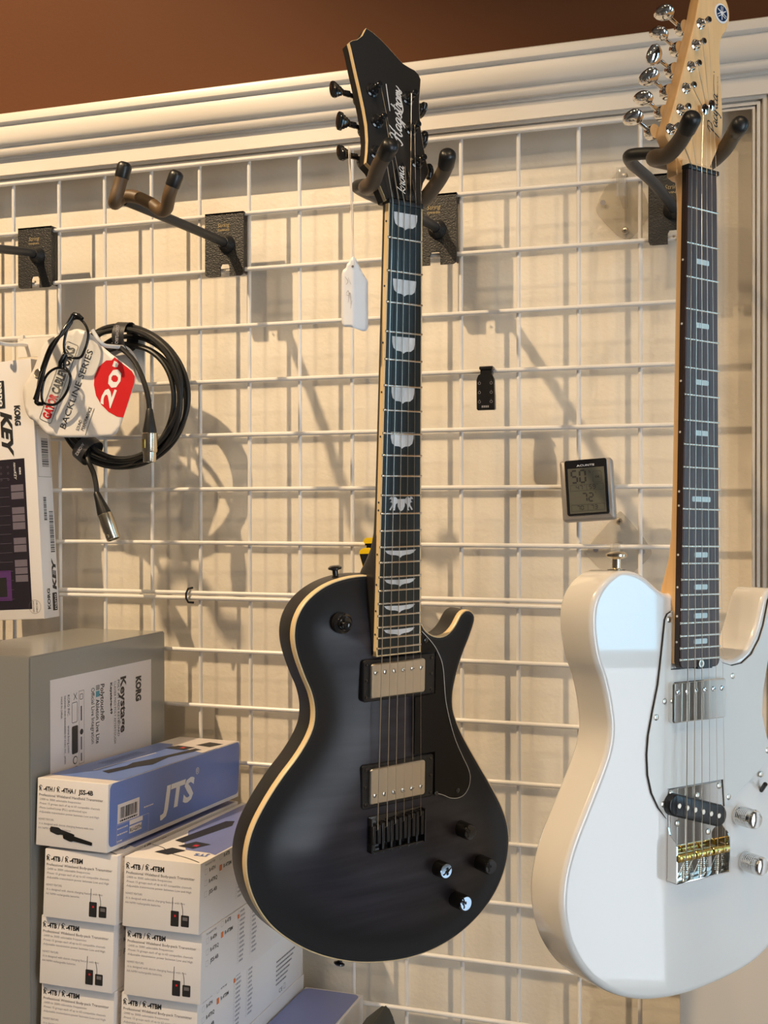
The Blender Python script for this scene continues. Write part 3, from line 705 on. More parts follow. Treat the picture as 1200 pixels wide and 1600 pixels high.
# pickguard
KG = mm([(30,-438),(33.6,-439.5),(38.9,-444.3),(45.5,-450.6),(52.1,-458.0),(57.4,-466.4),(61.6,-475.4),(64.0,-486.0),(65.2,-496.5),(66.2,-507.1),(67.9,-518.6),(74.2,-541.2),(82.8,-563.6),(93.5,-583.5),(101.0,-596.7),(103.9,-606.4),(102.1,-617.0),(95.7,-624.6),(86.8,-626.8),(76.5,-625.1),(66.3,-620.2),(55.0,-615.9),(54.2,-571),(26.8,-570.5),(26.7,-509.5),(53.2,-508),(53.2,-463),(30,-463)])
def rev_prism(P_, ya, yb, m, name, parent):
    mb = MB(); mb.prism(P_, ya, yb); return mb.build(name, m, parent, 0)
pg = rev_prism(KG, .0078, .0060, M['guard_black'], 'pickguard', K)
Pn = face_print(.0059, .0001); Pn.stroke('white', KG[1:22], .00055, taper=False, n=3); Pn.finish(pg, 'bevelled_edge')
for x, z_ in ((.0391,-.4497), (.0566,-.6170), (.0862,-.6185)): mb = MB(); screw_head(mb, x, .0060, z_, .0028); mb.tube([(x, .006, z_), (x, .014, z_)], .0018); mb.build('pickguard_screw', M['blackgloss'], pg)
# bridge
mb = MB(); x0, x1, z0, z1 = -.0312, .0382, -.6640, -.6275
rr_block(mb, x0, z0, x1, z1, .0115, .0068, .002, .0006)
mb.box((x0, -.0010, z0), (x0+.0016, .0110, z1-.001), bev=.0004); mb.box((x1-.0016, -.0010, z0), (x1, .0110, z1-.001), bev=.0004)
mb.box((x0, .0000, z0), (x1, .0110, z0+.0016), bev=.0004)
bd = mb.build('bridge', M['blackgloss'], K, 40)
for i in range(6):
    x = brx[i]; mb = MB()
    for sx in (-1, 1): mb.box((x+sx*.0012 if sx > 0 else x-.0049, -.0030, -.6545), (x+.0049 if sx > 0 else x-.0012, .0066, brz[i]+.0035), bev=.0006)
    mb.box((x-.0040, .0010, -.6545), (x+.0040, .0066, brz[i]+.003))
    mb.tube([(x, .0030, -.6545), (x, .0030, -.6660)], .0017, 8)
    for sx in (-.003, .003): mb.lathe([(.0009, 0), (.0009, .0006)], (x+sx, -.0030, brz[i]+.0005), (0, -1, 0), 8)
    mb.build('saddle', M['blackplastic'], bd, 40)
# knobs
def knob(x, y, z, m, cap, tilt, slot=True):
    mb = MB(); ax = Vector((0, -1, tilt)).normalized(); base = Vector((x, y, z)) - ax*.0195
    mb.lathe([(.0086, 0), (.0088, .002), (.0086, .0175), (.0080, .0190), (.0078, .0195)], base, ax, 32)
    kb = mb.build('control_knob', M['blackgloss'], K, 30)
    mb = MB(); mb.lathe([(.0078, .0190), (.0077, .0199), (.0072, .0201)], base, ax, 32); c_ = mb.build('knob_cap', M[cap], kb, 20)
    u = Vector((1, 0, 0)); v = ax.cross(u) * -1; v = (Vector((0, 0, 1)) - ax*Vector((0, 0, 1)).dot(ax)).normalized()
    Pn = Print(base + ax*.0202, u, v, ax, .0002)
    Pn.script('ink', 'H', -.0030, -.0030, .0034, .0016, ang={.0627: -10}.get(x, 55), slant=.5); Pn.finish(c_, 'monogram')
knob(.0956, -.006, -.6634, 'blackgloss', 'blackgloss', .0)
knob(.1259, -.006, -.7078, 'blackgloss', 'blackgloss', .0)
knob(.0627, -.006, -.6992, 'blackgloss', 'knobcap', .06)
knob(.0911, -.006, -.7411, 'blackgloss', 'knobcap', .06)
mb = MB(); mb.lathe([(.0108, -.004), (.0108, .0012), (.0085, .0024), (.0080, .0030)], (-.0633, .0100, -.4246), (0, -1, 0), 32)
mb.lathe([(.0070, 0), (.0070, .0050), (.0050, .0055)], (-.0633, .0090, -.4246), (0, -1, 0), 24)
sw = mb.build('pickup_switch', M['blackgloss'], K, 40)
MB().lathe([(.0016, 0), (.0020, .002), (.0040, .005), (.0046, .0085), (.0036, .0120), (.001, .0132)], (-.0633, .0040, -.4246), (-.45, -1, -.08), 20).build('switch_tip', M['blackgloss'], sw)
def strap_button(parent, o, ax, m, s=1.0, name='strap_button'):
    MB().lathe([(.0045*s, -.001), (.0045*s, .001), (.0030*s, .0022), (.0030*s, .0075*s), (.0070*s, .0092*s), (.0072*s, .0108*s), (.0050*s, .0124*s), (.001, .0128*s)], o, ax, 24).build(name, m, parent, 40)
strap_button(K, (-.0550, .0370, -.3815), (-.12, 0, 1), M['blackgloss'])
strap_button(K, (-.0420, .0370, -.7815), (-.30, 0, -1), M['blackgloss'], .85)
strap_button(K, (.0720, .0400, -.7950), (.1, 0, -1), M['blackgloss'], .8, 'jack_socket')

# ================= white single-cutaway guitar =================
Wg = thing('electric_guitar', 'glossy white single-cutaway electric guitar with pale maple headstock and chrome bridge', 'electric guitar', WM, 'electric guitars hung on the grid')
LW = .6477
def wW(z): return .042 + (.056-.042)*(-z/(LW*.7194))
WO = mm([(-31.5,-404.0),(-35.5,-402.8),(-41.0,-400.6),(-49.2,-395.3),(-60.2,-388.4),(-71.3,-383.9),(-82.6,-382.2),(-94.7,-383.0),(-105.3,-386.8),(-114.6,-393.2),(-122.0,-401.6),(-126.9,-411.6),(-129.0,-422.9),(-128.6,-436.3),(-126.0,-450.7),(-121.7,-464.8),(-114.9,-479.6),(-107.6,-504.2),(-104.6,-527.3),(-108.6,-547.0),(-117.4,-565.6),(-128.1,-584.8),(-139.0,-604.0),(-149.6,-623.7),(-157.4,-643.6),(-161.4,-664.1),(-161.0,-683.2),(-156.4,-702.7),(-147.0,-722.2),(-132.3,-741.0),(-113.3,-756.8),(-90.8,-769.2),(-63.8,-778.6),(-31.8,-784.2),(1.1,-786.2),(35.3,-784.6),(72,-780.3),(100,-773.5),(126,-760),(147,-738),(158.5,-712),(161.5,-684),(158.5,-657),(150,-630),(137.5,-603),(124,-577),(113,-553),(107.5,-528),(109,-503),(114.5,-480),(121.5,-458),(127.5,-438),(130.5,-421),(129,-409),(123.5,-402.3),(117.0,-401.6),(111.0,-405.5),(106.5,-412.5),(103.2,-421.5),(98.9,-434.1),(92.5,-447.7),(81.9,-461.6),(68.5,-469.6),(55.8,-471.0),(45.0,-467.6),(36.5,-459.5),(31,-447),(29,-432),(28.6,-416),(27,-405.5),(22,-403.5),(0,-403.2),(-22,-403.4)])
WP = resample([(p.x, p.y) for p in catmull(WO, 6, True)], .0042); WN = normals(WP)
YF, TW_ = .0115, .0445; r_ = .0052
def q(t): a = math.radians(t); return r_*(1-math.cos(a)), r_*(1-math.sin(a))
rg = []
for t in (90, 68, 45, 22, 0):
    a = math.radians(t); rg.append([(p.x, YF + r_*(1-math.sin(a)), p.y) for p in inset(WP, WN, r_*(1-math.cos(a)))])
rg = [[(p.x, YF, p.y) for p in inset(WP, WN, r_+.0012)], [(p.x, YF, p.y) for p in inset(WP, WN, r_)]]
for t in (72, 54, 36, 18, 0):
    a = math.radians(t); rg.append([(p.x, YF + r_*(1-math.sin(a)), p.y) for p in inset(WP, WN, r_*(1-math.cos(a)))])
for t in (0, 20, 40, 60, 80, 90):
    a = math.radians(t); rg.append([(p.x, YF+TW_ - r_*(1-math.sin(a)), p.y) for p in inset(WP, WN, r_*(1-math.cos(a)))])
rg.append([(p.x, YF+TW_, p.y) for p in inset(WP, WN, r_+.0012)])
mb = MB(); mb.loft(rg); mb.build('body', M['guitar_white'], Wg, 40)
# neck
mb = MB(); secs = []
for z, extra, depth, sq in ((.010,.0,.0195,2.6),(.000,.0,.0190,2.5),(-.010,0,.0178,2.4),(-.022,0,.0160,2.3),(-.036,0,.0148,2.3),(-.10,0,.0150,2.2),(-.20,0,.0155,2.2),(-.30,0,.0160,2.2),(-.350,0,.0165,2.4),(-.372,.0,.0180,3),(-.388,.0,.0205,4.5),(-.400,.0,.0225,7),(-.470,.0,.0225,9)):
    secs.append(neck_section(z, wW(min(z, 0))+extra, .0062, depth, 18, sq))
mb.loft(secs); mb.build('neck', M['maple'], Wg, 45)
zE = -.4745
mb = MB(); rr_ = .006
def wf(z): return wW(z)/2
FB = [(-wf(0), .0), (-wf(-.2), -.2)] + [(-wf(zE)+rr_-rr_*math.cos(math.radians(t)), zE+rr_-rr_*math.sin(math.radians(t))) for t in (0, 30, 60, 90)] + [(wf(zE)-rr_+rr_*math.cos(math.radians(t)), zE+rr_-rr_*math.sin(math.radians(t))) for t in (90, 60, 30, 0)] + [(wf(-.2), -.2), (wf(0), .0)]
mb.prism(FB, .0064, .0009); fbe = mb.build('fretboard', M['rosewood_edge'], Wg, 0)
NB = normals([Vector(p) for p in FB]); FB2 = [(p.x, p.y) for p in inset([Vector(p) for p in FB], NB, .0011)]
mb = MB(); mb.prism(FB2, .0008, -.0001); mb.build('playing_surface', M['rosewood'], fbe, 0)
for n in range(1, 23): fret(LW, n, wW, fbe, .0004)
for n in (3, 5, 7, 9, 12, 15, 17, 19, 21):
    zc = (fz(LW, n-1)+fz(LW, n))/2; hw = .0128 if n == 12 else .0092
    inlay([rrect(-hw+.0006, zc-.0025, hw+.0006, zc+.0025, .0012, 2)], fbe, 'pearl_blue', .00005)
for n in (3, 5, 7, 9, 15, 17, 19, 21, 12.35, 11.65):
    z_ = (fz(LW, n-1)+fz(LW, n))/2; MB().lathe([(.0011, 0), (.0011, .0004)], (-wW(z_)/2-.0001, .0036, z_), (-1, 0, 0), 10).build('side_dot', M['white'], fbe, 0)
mb = MB(); mb.box((-.0035, -.0006, -.4755), (.0165, .0060, -.4655)); tw = mb.build('truss_rod_wheel', M['blackplastic'], fbe, 0)
MB().lathe([(.0036, 0), (.0036, .001), (.0020, .001), (.0019, 0)], (.0005, -.0006, -.4705), (0, -1, 0), 18).build('wheel_hole_rim', M['nickel'], tw)
MB().box((-.0212, -.0018, .0000), (.0218, .0075, .0045), bev=.0009).build('nut', M['blackplastic'], Wg)
YH = .0120
WHO = mm([(-21,-3),(-21.5,6),(-23.7,14.1),(-31.2,24.3),(-36.4,31.2),(-36.9,31.9),(-36.9,32.7),(-36.6,34.0),(-34.2,41.4),(-26.9,61.6),(-19.3,84.2),(-12.1,106.5),(-5.0,129.1),(2.4,152.2),(7.8,174.4),(11,183.5),(17,190.5),(25,194),(34,193.5),(42,189.5),(48,184),(51.4,176.5),(52.1,168.5),(50.5,160.5),(45.4,152.6),(40.6,145.6),(38.4,137.4),(37.9,127.0),(38.8,114.1),(40.6,93.8),(42.5,71.8),(42.8,55.7),(40.8,43.6),(34.6,31.2),(28.6,20.5),(24.0,10.0),(21.8,3),(21,-3)])
HPw = resample([(p.x, p.y) for p in catmull(WHO, 5, True)], .003); HNw = normals(HPw)
mb = MB(); mb.loft([[(p.x, y, p.y) for p in inset(HPw, HNw, d)] for d, y in ((.0010, YH), (0, YH+.0010), (0, YH+.0125), (.0012, YH+.0140))])
hw = mb.build('headstock', M['maple'], Wg, 40)
mb = MB(); mb.loft([[(-w_, y0, z), (w_, y0, z), (w_, .016, z), (-w_, .016, z)] for z, y0, w_ in ((-.002, .0063, .0210), (.004, .0068, .0212), (.009, .0095, .0218), (.014, YH+.0003, .0225))]); mb.build('nut_ramp', M['maple'], hw, 50)
Pn = face_print(YH, .0002)
Pn.script('ink', 'Pacifica', .0340, .0455, .0056, .0013, ang=89, slant=.35, sx=.98, cap=1.2)
Pn.stroke('ink', [(.0300, .0860), (.0288, .0960), (.0290, .1060)], .0007, taper=False)
Pn.poly('ink', circle_pts(.0292, .1085, .0007, 8))
Pn.text('ink', 'STANDARD PLUS', .0352, .0800, .0019, ang=90, w=.0255)
Pn.finish(hw, 'lettering')
mb = MB(); mb.lathe([(.0098, 0), (.0098, .0006), (.0092, .0009)], (.0393, YH, .1695), (0, -1, 0), 40); bdg = mb.build('round_badge', M['white'], hw, 20)
Pn = face_print(YH-.0009, .0002); Pn.o = Vector((.0393, YH-.0009, .1695)); Pn.poly('navy', circle_pts(0, 0, .0080, 32))
for k in range(3):                                                    # three crossed forks
    a = math.radians(90 + 120*k); d = Vector((math.cos(a), math.sin(a))); n_ = Vector((-d.y, d.x))
    Pn.stroke('white', [tuple(-d*.0066), tuple(d*.0012)], .0011, .0001, taper=False)
    for e in (-1, 1): Pn.stroke('white', [tuple(d*.0010+n_*e*.0011), tuple(d*.0068+n_*e*.0011)], .0008, .0001, taper=False)
    Pn.stroke('white', [tuple(d*.0014-n_*.0013), tuple(d*.0014+n_*.0013)], .0010, .0001, taper=False)
Pn.finish(bdg, 'emblem')
wposts = [(-.0320, .0386), (-.0186, .0603), (-.0112, .0827), (-.0043, .1055), (.0022, .1283), (.0091, .1511)]
wn = (-.0172, -.0104, -.0035, .0035, .0104, .0172)
for i, (px, ps) in enumerate(wposts):
    mb = MB(); Tn = Matrix.Translation((0, YH, 0))
    mb.lathe([(.0056, 0), (.0056, .0009), (.0044, .0016), (.0042, .0030)], (px, 0, ps), (0, -1, 0), 20, mx=Tn)
    mb.lathe([(.0031, 0), (.0031, .0060), (.0024, .0072), (.0033, .0086), (.0034, .0112), (.0026, .0122), (.001, .0124)], (px, 0, ps), (0, -1, 0), 16, mx=Tn)
    mb.lathe([(.0070, 0), (.0070, .0075), (.0058, .0098), (.002, .0105)], (px-.0050, .0140, ps+.0015), (0, 1, 0), 20, mx=Tn)
    d = Vector((-.0255, 0, .0095)).normalized(); o_ = Vector((px-.004, .0190, ps+.0015))
    e_ = o_ + d*.0185
    mb.tube([o_, e_], .0021, 10, mx=Tn)
    tn = mb.build('tuning_machine', M['chrome'], Wg, 40)
    mb = MB(); qq = d.to_track_quat('Z', 'Y').to_matrix().to_4x4(); qq.translation = e_
    Q = Tn @ qq @ Matrix.Rotation(math.radians((15, 0, 25, 80, -10, 5)[i]), 4, 'Z') @ Matrix.Diagonal((1, .5, 1, 1))
    mb.lathe([(.0024, -.001), (.0045, .0006), (.0086, .0036), (.0108, .0078), (.0106, .0120), (.0078, .0152), (.0036, .0165), (.0005, .0167)], (0, 0, 0), (0, 0, 1), 20, mx=Q)
    mb.build('tuner_button', M['chrome'], tn, 60)
wbx = (-.0235, -.0128, -.0020, .0090, .0198, .0305)
for i in range(6):
    px, ps = wposts[i]
    pts = [(px+.0032, YH-.0068, ps-.001), (wn[i], -.0021, .0020), (wbx[i], -.0055, -.6500), (wbx[i], .0055, -.6720)]
    if i >= 2: 
        pts.insert(1, ((.012 if i < 4 else .021) + (i % 2-.5)*.005, YH-.0045, .0660))
    string_tube(Wg, pts, rad[i]*.9)
for x, z_ in ((.0115, .0660), (.0210, .0720)):
    mb = MB(); mb.lathe([(.0030, 0), (.0026, .003), (.0050, .0042), (.0052, .0052), (.0030, .0062)], (x, YH, z_), (0, -1, 0), 18)
    mb.build('string_tree', M['chrome'], hw, 40)
# pickguard: black under-ply showing as a dark edge, white top ply
WG = mm([(-22,-420.4),(-28.5,-420.6),(-34.0,-423.0),(-37.2,-428.5),(-39.3,-443.2),(-42.1,-463.3),(-46.1,-489.0),(-52.8,-513.3),(-58.3,-535.3),(-60.1,-553.0),(-58.8,-572.0),(-53.6,-589.3),(-44.4,-604.1),(-32.8,-615.6),(-32.5,-588.0),(44.5,-587.6),(47.3,-613.6),(103.0,-582.0),(118,-572),(119.5,-566),(110,-551),(103,-528),(104.5,-503),(110,-480),(117,-458),(122.5,-438),(124.5,-421),(121,-411),(115.0,-408.5),(111.5,-413.5),(108.5,-424),(104.0,-438.8),(97.5,-452.5),(86,-466.5),(71.5,-474.6),(56.5,-476.2),(43.0,-472.6),(33.5,-464.5),(28.9,-458),(28.9,-475.5),(-28.9,-475.5),(-28.9,-421)])
G1 = [Vector(p) for p in WG]; GN = normals(G1)
pgw = rev_prism(WG, .0114, .0100, M['ink'], 'pickguard', Wg)
rev_prism([(p.x, p.y) for p in inset(G1, GN, .0007)], .0102, .0093, M['guard_white'], 'white_top_ply', pgw)
for x, z_ in ((-.0322,-.4284), (-.0485,-.5191), (-.0385,-.6010), (.0579,-.4867), (.0526,-.6048), (.1010,-.5880), (.1108,-.5650)):
    mb = MB(); screw_head(mb, x, .0094, z_, .0030); mb.build('pickguard_screw', M['nickel'], pgw)
# neck pickup
cov = humbucker(Wg, .004, -.0325, .0412, -.5255, -.4870, None, False, ytop=.0030, m='chrome')
for x in (-.0375, .0458): mb = MB(); screw_head(mb, x, .0094, -.5050, .0027); mb.build('pickup_mounting_screw', M['nickel'], Wg)
# bridge
BX0, BX1, BZ0, BZ1 = -.0312, .0428, -.6745, -.5885
mb = MB(); rr_block(mb, BX0, BZ0, BX1, BZ1, .0116, .0098, .003, .0004)
t_ = .0014
for x in (BX0, BX1-t_):
    pr = [(-.6235, .0100), (-.6300, .0080), (-.6360, .0015), (-.6400, -.0008), (-.6735, -.0008), (-.6745, .0005), (-.6745, .0110), (-.6235, .0110)]
    mb.loft([[(x, y, z) for z, y in pr], [(x+t_, y, z) for z, y in pr]])
mb.box((BX0, -.0008, BZ0), (BX1, .0110, BZ0+t_), bev=.0004)
wb = mb.build('bridge', M['chrome'], Wg, 30)
for x, z_ in ((-.0190,-.6215), (.0240,-.6350), (.0085,-.5985), (-.0275,-.5925), (.0392,-.5925)): mb = MB(); screw_head(mb, x, .0097, z_, .0030); mb.build('bridge_screw', M['nickel'], wb)
for cx in (-.0185, .0050, .0290):
    mb = MB(); mb.lathe([(.0036, -.0112), (.0042, -.0106), (.0042, -.0015), (.0038, -.0010), (.0038, .0010), (.0042, .0015), (.0042, .0106), (.0036, .0112)], (cx, .0005, -.6505), (1, 0, 0), 20)
    sd = mb.build('barrel_saddle', M['brass'], wb, 35)
    mb = MB(); mb.tube([(cx, .0020, -.6540), (cx, .0030, -.6750)], .0011, 8)
    for k in range(9): mb.lathe([(.0022, -.0003), (.0027, 0), (.0022, .0003)], (cx, .0022+.0001*k, -.6560-.0018*k), (0, 0, 1), 12)
    for e in (-.0055, .0055): mb.tube([(cx+e, -.0045, -.6505), (cx+e, .0098, -.6505)], .0011, 8)
    mb.build('saddle_screw_and_spring', M['nickel'], sd, 40)
# slanted bridge pickup
A_, B_ = Vector((-.0275, -.6020)), Vector((.0310, -.6190)); d = (B_-A_).normalized(); n_ = Vector((-d.y, d.x)); R_ = .0105
bar = [B_ + (d*math.cos(t)+n_*math.sin(t))*R_ for t in [math.radians(-90+15*k) for k in range(13)]] + [A_ + (-d*math.cos(t)-n_*math.sin(t))*R_ for t in [math.radians(-90+15*k) for k in range(13)]]
BN = normals(bar); mb = MB(); mb.loft([[(p.x, y, p.y) for p in inset(bar, BN, e)] for e, y in ((0, .0098), (0, .0030), (.0006, .0022), (.0018, .0018))])
bpk = mb.build('bridge_pickup', M['blackplastic'], Wg, 40)
for k in range(6):
    c_ = A_.lerp(B_, .03+.188*k); MB().lathe([(.0026, 0), (.0026, .0007), (.0022, .0010)], (c_.x, .0018, c_.y), (0, -1, 0), 16).build('pole_piece', M['nickel'], bpk)
for x, z_ in ((.0694, -.6253), (.0792, -.6720)):
    mb = MB(); o_ = (x, .0115, z_)
    mb.lathe([(.0092, 0), (.0096, .0015)] + [(.0096 - (.0003 if k % 2 else 0), .0020+.0010*k) for k in range(16)] + [(.0095, .0195), (.0086, .0218), (.0078, .0228), (.003, .0232)], o_, (0, -1, 0), 36)
    mb.build('control_knob', M['chrome' if x < .07 else 'chrome'], Wg, 30)
mb = MB(); mb.tube([(.1040, .0115, -.6050), (.0985, .0020, -.5960)], .0022, 8)
mb.build('pickup_switch', M['blackplastic'], Wg)
strap_button(Wg, (-.0765, .0340, -.3825), (.0, 0, 1), M['satin_nickel'], 1.4)
mb = MB(); mb.lathe([(.0085, 0), (.0085, .0012)], (-.0765, .0340, -.3830), (0, 0, 1), 20); mb.build('felt_washer', M['rubber'], Wg)
strap_button(Wg, (.0950, .0360, -.7755), (.2, 0, -1), M['chrome'], .9, 'jack_socket')

# ------------------------------------------------------------------ hangers
def in_g(Mx, pts): return [Mx @ Vector(p) for p in pts]
# 1: far left, mostly out of frame
hanger(-.9976, -.9405, 1.8628, 1.7735, [(-.9640, -.014, 1.8215), (-.9640, -.030, 1.8215), (-.9560, -.110, 1.8080), (-.9150, -.235, 1.7800)], 'black wall hanger at the left edge of the grid with its arm leaving the frame',
       [(-.955, -.300, 1.800), (-.950, -.280, 1.778), (-.940, -.250, 1.772), (-.915, -.245, 1.782), (-.890, -.250, 1.770), (-.880, -.285, 1.775), (-.878, -.300, 1.798)], M['foam'])
# 2: empty
hanger(-.6912, -.6324, 1.8592, 1.7710, [(-.6580, -.014, 1.8160), (-.6580, -.028, 1.8160), (-.6720, -.130, 1.8180), (-.6950, -.222, 1.8235)], 'empty black wall hanger with brown padded fork, left of the charcoal guitar',
       [(-.6760, -.2560, 1.8500), (-.6812, -.2560, 1.8330), (-.6880, -.2560, 1.8140), (-.6960, -.2420, 1.8150), (-.6945, -.2280, 1.8255), (-.6830, -.2270, 1.8265), (-.6560, -.2300, 1.8150), (-.6400, -.2330, 1.8040), (-.6290, -.2400, 1.8035), (-.6165, -.2550, 1.8150), (-.6070, -.2580, 1.8330)], M['foam'])
# 3: charcoal guitar
yk = in_g(KM, [(-.0470,-.0360,.0405), (-.0425,-.0120,.0285), (-.0360,.0080,.0175), (-.0330,.0220,.0175), (-.0240,.0360,.0200), (.000,.0430,.0250), (.0230,.0370,.0190), (.0350,.0230,.0130), (.0405,.0050,.0260), (.0395,-.0130,.0400), (.0345,-.0230,.0480)])
hanger(-.3890, -.3295, 1.8590, 1.7665, [(-.3555, -.014, 1.8131), (-.3555, -.028, 1.8131), (-.3660, -.150, 1.8060), (-.3790, -.255, 1.7985), (-.3765, -.281, 1.7960), (-.3620, -.296, 1.7925), (-.3420, -.303, 1.7870)], 'black wall hanger holding the charcoal black guitar by its headstock', yk, M['foam_dark'])
# 4: white guitar
yk = in_g(WM, [(-.0560,-.0350,.0265), (-.0485,-.0160,.0160), (-.0430,.0060,.0095), (-.0400,.0220,.0130), (-.0270,.0360,.0180), (.000,.0430,.0220), (.0250,.0400,.0200), (.0400,.0300,.0240), (.0430,.0120,.0330), (.0350,-.0060,.0400), (.0215,-.0250,.0415)])
hanger(-.0859, -.0270, 1.8594, 1.7723, [(-.0560, -.014, 1.8140), (-.0560, -.028, 1.8140), (-.0740, -.120, 1.8190), (-.0905, -.248, 1.8075), (-.0880, -.266, 1.8065), (-.0740, -.272, 1.8050), (-.0500, -.279, 1.8000)], 'black wall hanger holding the white guitar by its headstock', yk, M['foam_dark'])

# ------------------------------------------------------------------ counter, riser, boxes
o = MB().box((-1.35, -.45, 0), (-.22, -.014, .712), bev=.003).build('display_counter', M['counter'], smooth=0)
tag(o, 'grey display counter under the boxes, against the wire grid', 'counter')
mb = MB(); mb.loft([[(x, -.345, .712), (x, -.345, .7520), (x, -.0145, .7300), (x, -.0145, .712)] for x in (-.760, -.440)])
tag(mb.build('sloping_riser', M['counter'], smooth=0), 'low sloping riser on the counter under the white transmitter boxes', 'riser')
def boxmat(x, y, z, yaw, pit): return Matrix.Translation((x, y, z)) @ Matrix.Rotation(yaw, 4, 'Z') @ Matrix.Rotation(pit, 4, 'X')
BW, BD, BH = .0940, .318, .0761
def barcode(P, key, x0, y0, x1, y1, n=26, vertical=True):
    rnd = random.Random(int(x0*1e5)+n); x = x0
    L = (x1-x0) if vertical else (y1-y0); p = 0
    while p < L:
        w_ = rnd.choice((.5, .5, 1, 1.5))*L/n/1.2; g = rnd.choice((.5, .8, 1.2))*L/n/1.2
        if vertical: P.rect(key, x0+p, y0, min(x0+p+w_, x1), y1)
        else: P.rect(key, x0, y0+p, x1, min(y0+p+w_, y1))
        p += w_+g
def lines(P, key, rows, h):                       # rows of small unreadable print
    rnd = random.Random(len(rows))
    for x0, x1, y in rows:
        x = x0
        while x < x1:
            l = rnd.uniform(.0015, .0045); P.rect(key, x, y, min(x+l, x1), y+h); x += l+.0009
def pack_icon(P, x, y, s=1.0):
    P.poly('ink', rrect(x, y, x+.0098*s, y+.0165*s, .001)); P.stroke('ink', [(x+.0015, y+.016*s), (x+.0018, y+.031*s)], .0006, taper=False)
    P.rect('red', x+.0042*s, y+.0102*s, x+.0064*s, y+.0124*s, .0002)
    P.poly('ink', rrect(x+.0125*s, y+.0005, x+.0222*s, y+.0128*s, .001)); P.stroke('ink', [(x+.0145*s, y+.012*s), (x+.0142*s, y+.0185*s), (x+.0125*s, y+.026*s)], .0006, taper=False)
    P.rect('grey_ink', x+.0145*s, y+.0072*s, x+.0205*s, y+.0108*s, .0002)
def logo_R(P, key, x, y, h):
    P.text(key, 'R', x, y, h*1.25, bold=.03); P.stroke(key, [(x-.0006, y+h*.75), (x+h*.35, y+h*1.25), (x+h*.8, y+h*.95)], .0007, taper=False)
def transmitter_front(P, W, H, kind):
    if kind == 'pack':
        logo_R(P, 'ink', .0030, H*.830, .0052); P.text('ink', '-4TB', .0085, H*.830, .0074, w=.0122, bold=.04); P.text('ink', '/', .0222, H*.825, .0095)
        logo_R(P, 'ink', .0272, H*.830, .0052); P.text('ink', '-4TBM', .0328, H*.830, .0074, w=.0170, bold=.04)
        P.text('grey_ink', 'Professional Wideband Body-pack Transmitter', .0030, H*.755, .0042, w=W*.90)
        rows = ['2400 to 3000 selectable frequencies', 'Preset 15 groups each of up to 63 compatible channels', 'Adjustable transmission power between Low and High']
    else:
        logo_R(P, 'ink', .0030, H*.815, .0048); P.text('ink', '-4TH /', .0088, H*.815, .0072, w=.0155, bold=.035)
        logo_R(P, 'ink', .0272, H*.815, .0048); P.text('ink', '-4THA /', .0330, H*.815, .0072, w=.0195, bold=.035); P.text('ink', 'JSS-4B', .0560, H*.815, .0072, w=.0195, bold=.035)
        P.text('grey_ink', 'Professional Wideband Handheld Transmitter', .0030, H*.735, .0044, w=W*.90)
        rows = ['2400 to 3000 selectable frequencies', 'Preset 15 groups each of up to 63 compatible channels', 'Phase Locked Loop (PLL) synthesized type', 'Adjustable transmission power between Low and High']
    z_ = .695 if kind == 'pack' else .675
    for i, r in enumerate(rows):
        P.text('pale_ink', '-' + r, .0030, H*(z_-.062*i), .0034, w=min(W*.86, len(r)*.00162))
    z_ -= .062*len(rows)+.045
    P.text('pale_ink', 'NEWEST FEATURE:', .0030, H*z_, .0032, w=.021)
    P.text('pale_ink', '-It is designed with slot-in charging feature with two', .0030, H*(z_-.065), .0034, w=W*.78); P.text('pale_ink', 'AA NiMH rechargeable batteries.', .0030, H*(z_-.13), .0034, w=W*.47)
def carton(name, label, cat, mx, W, D, H, group=None):
    t = thing(name, label, cat, mx, group)
    MB().box((0, 0, 0), (W, D, H), bev=.0012).build('carton', M['box_white'], t, 25)
    return t
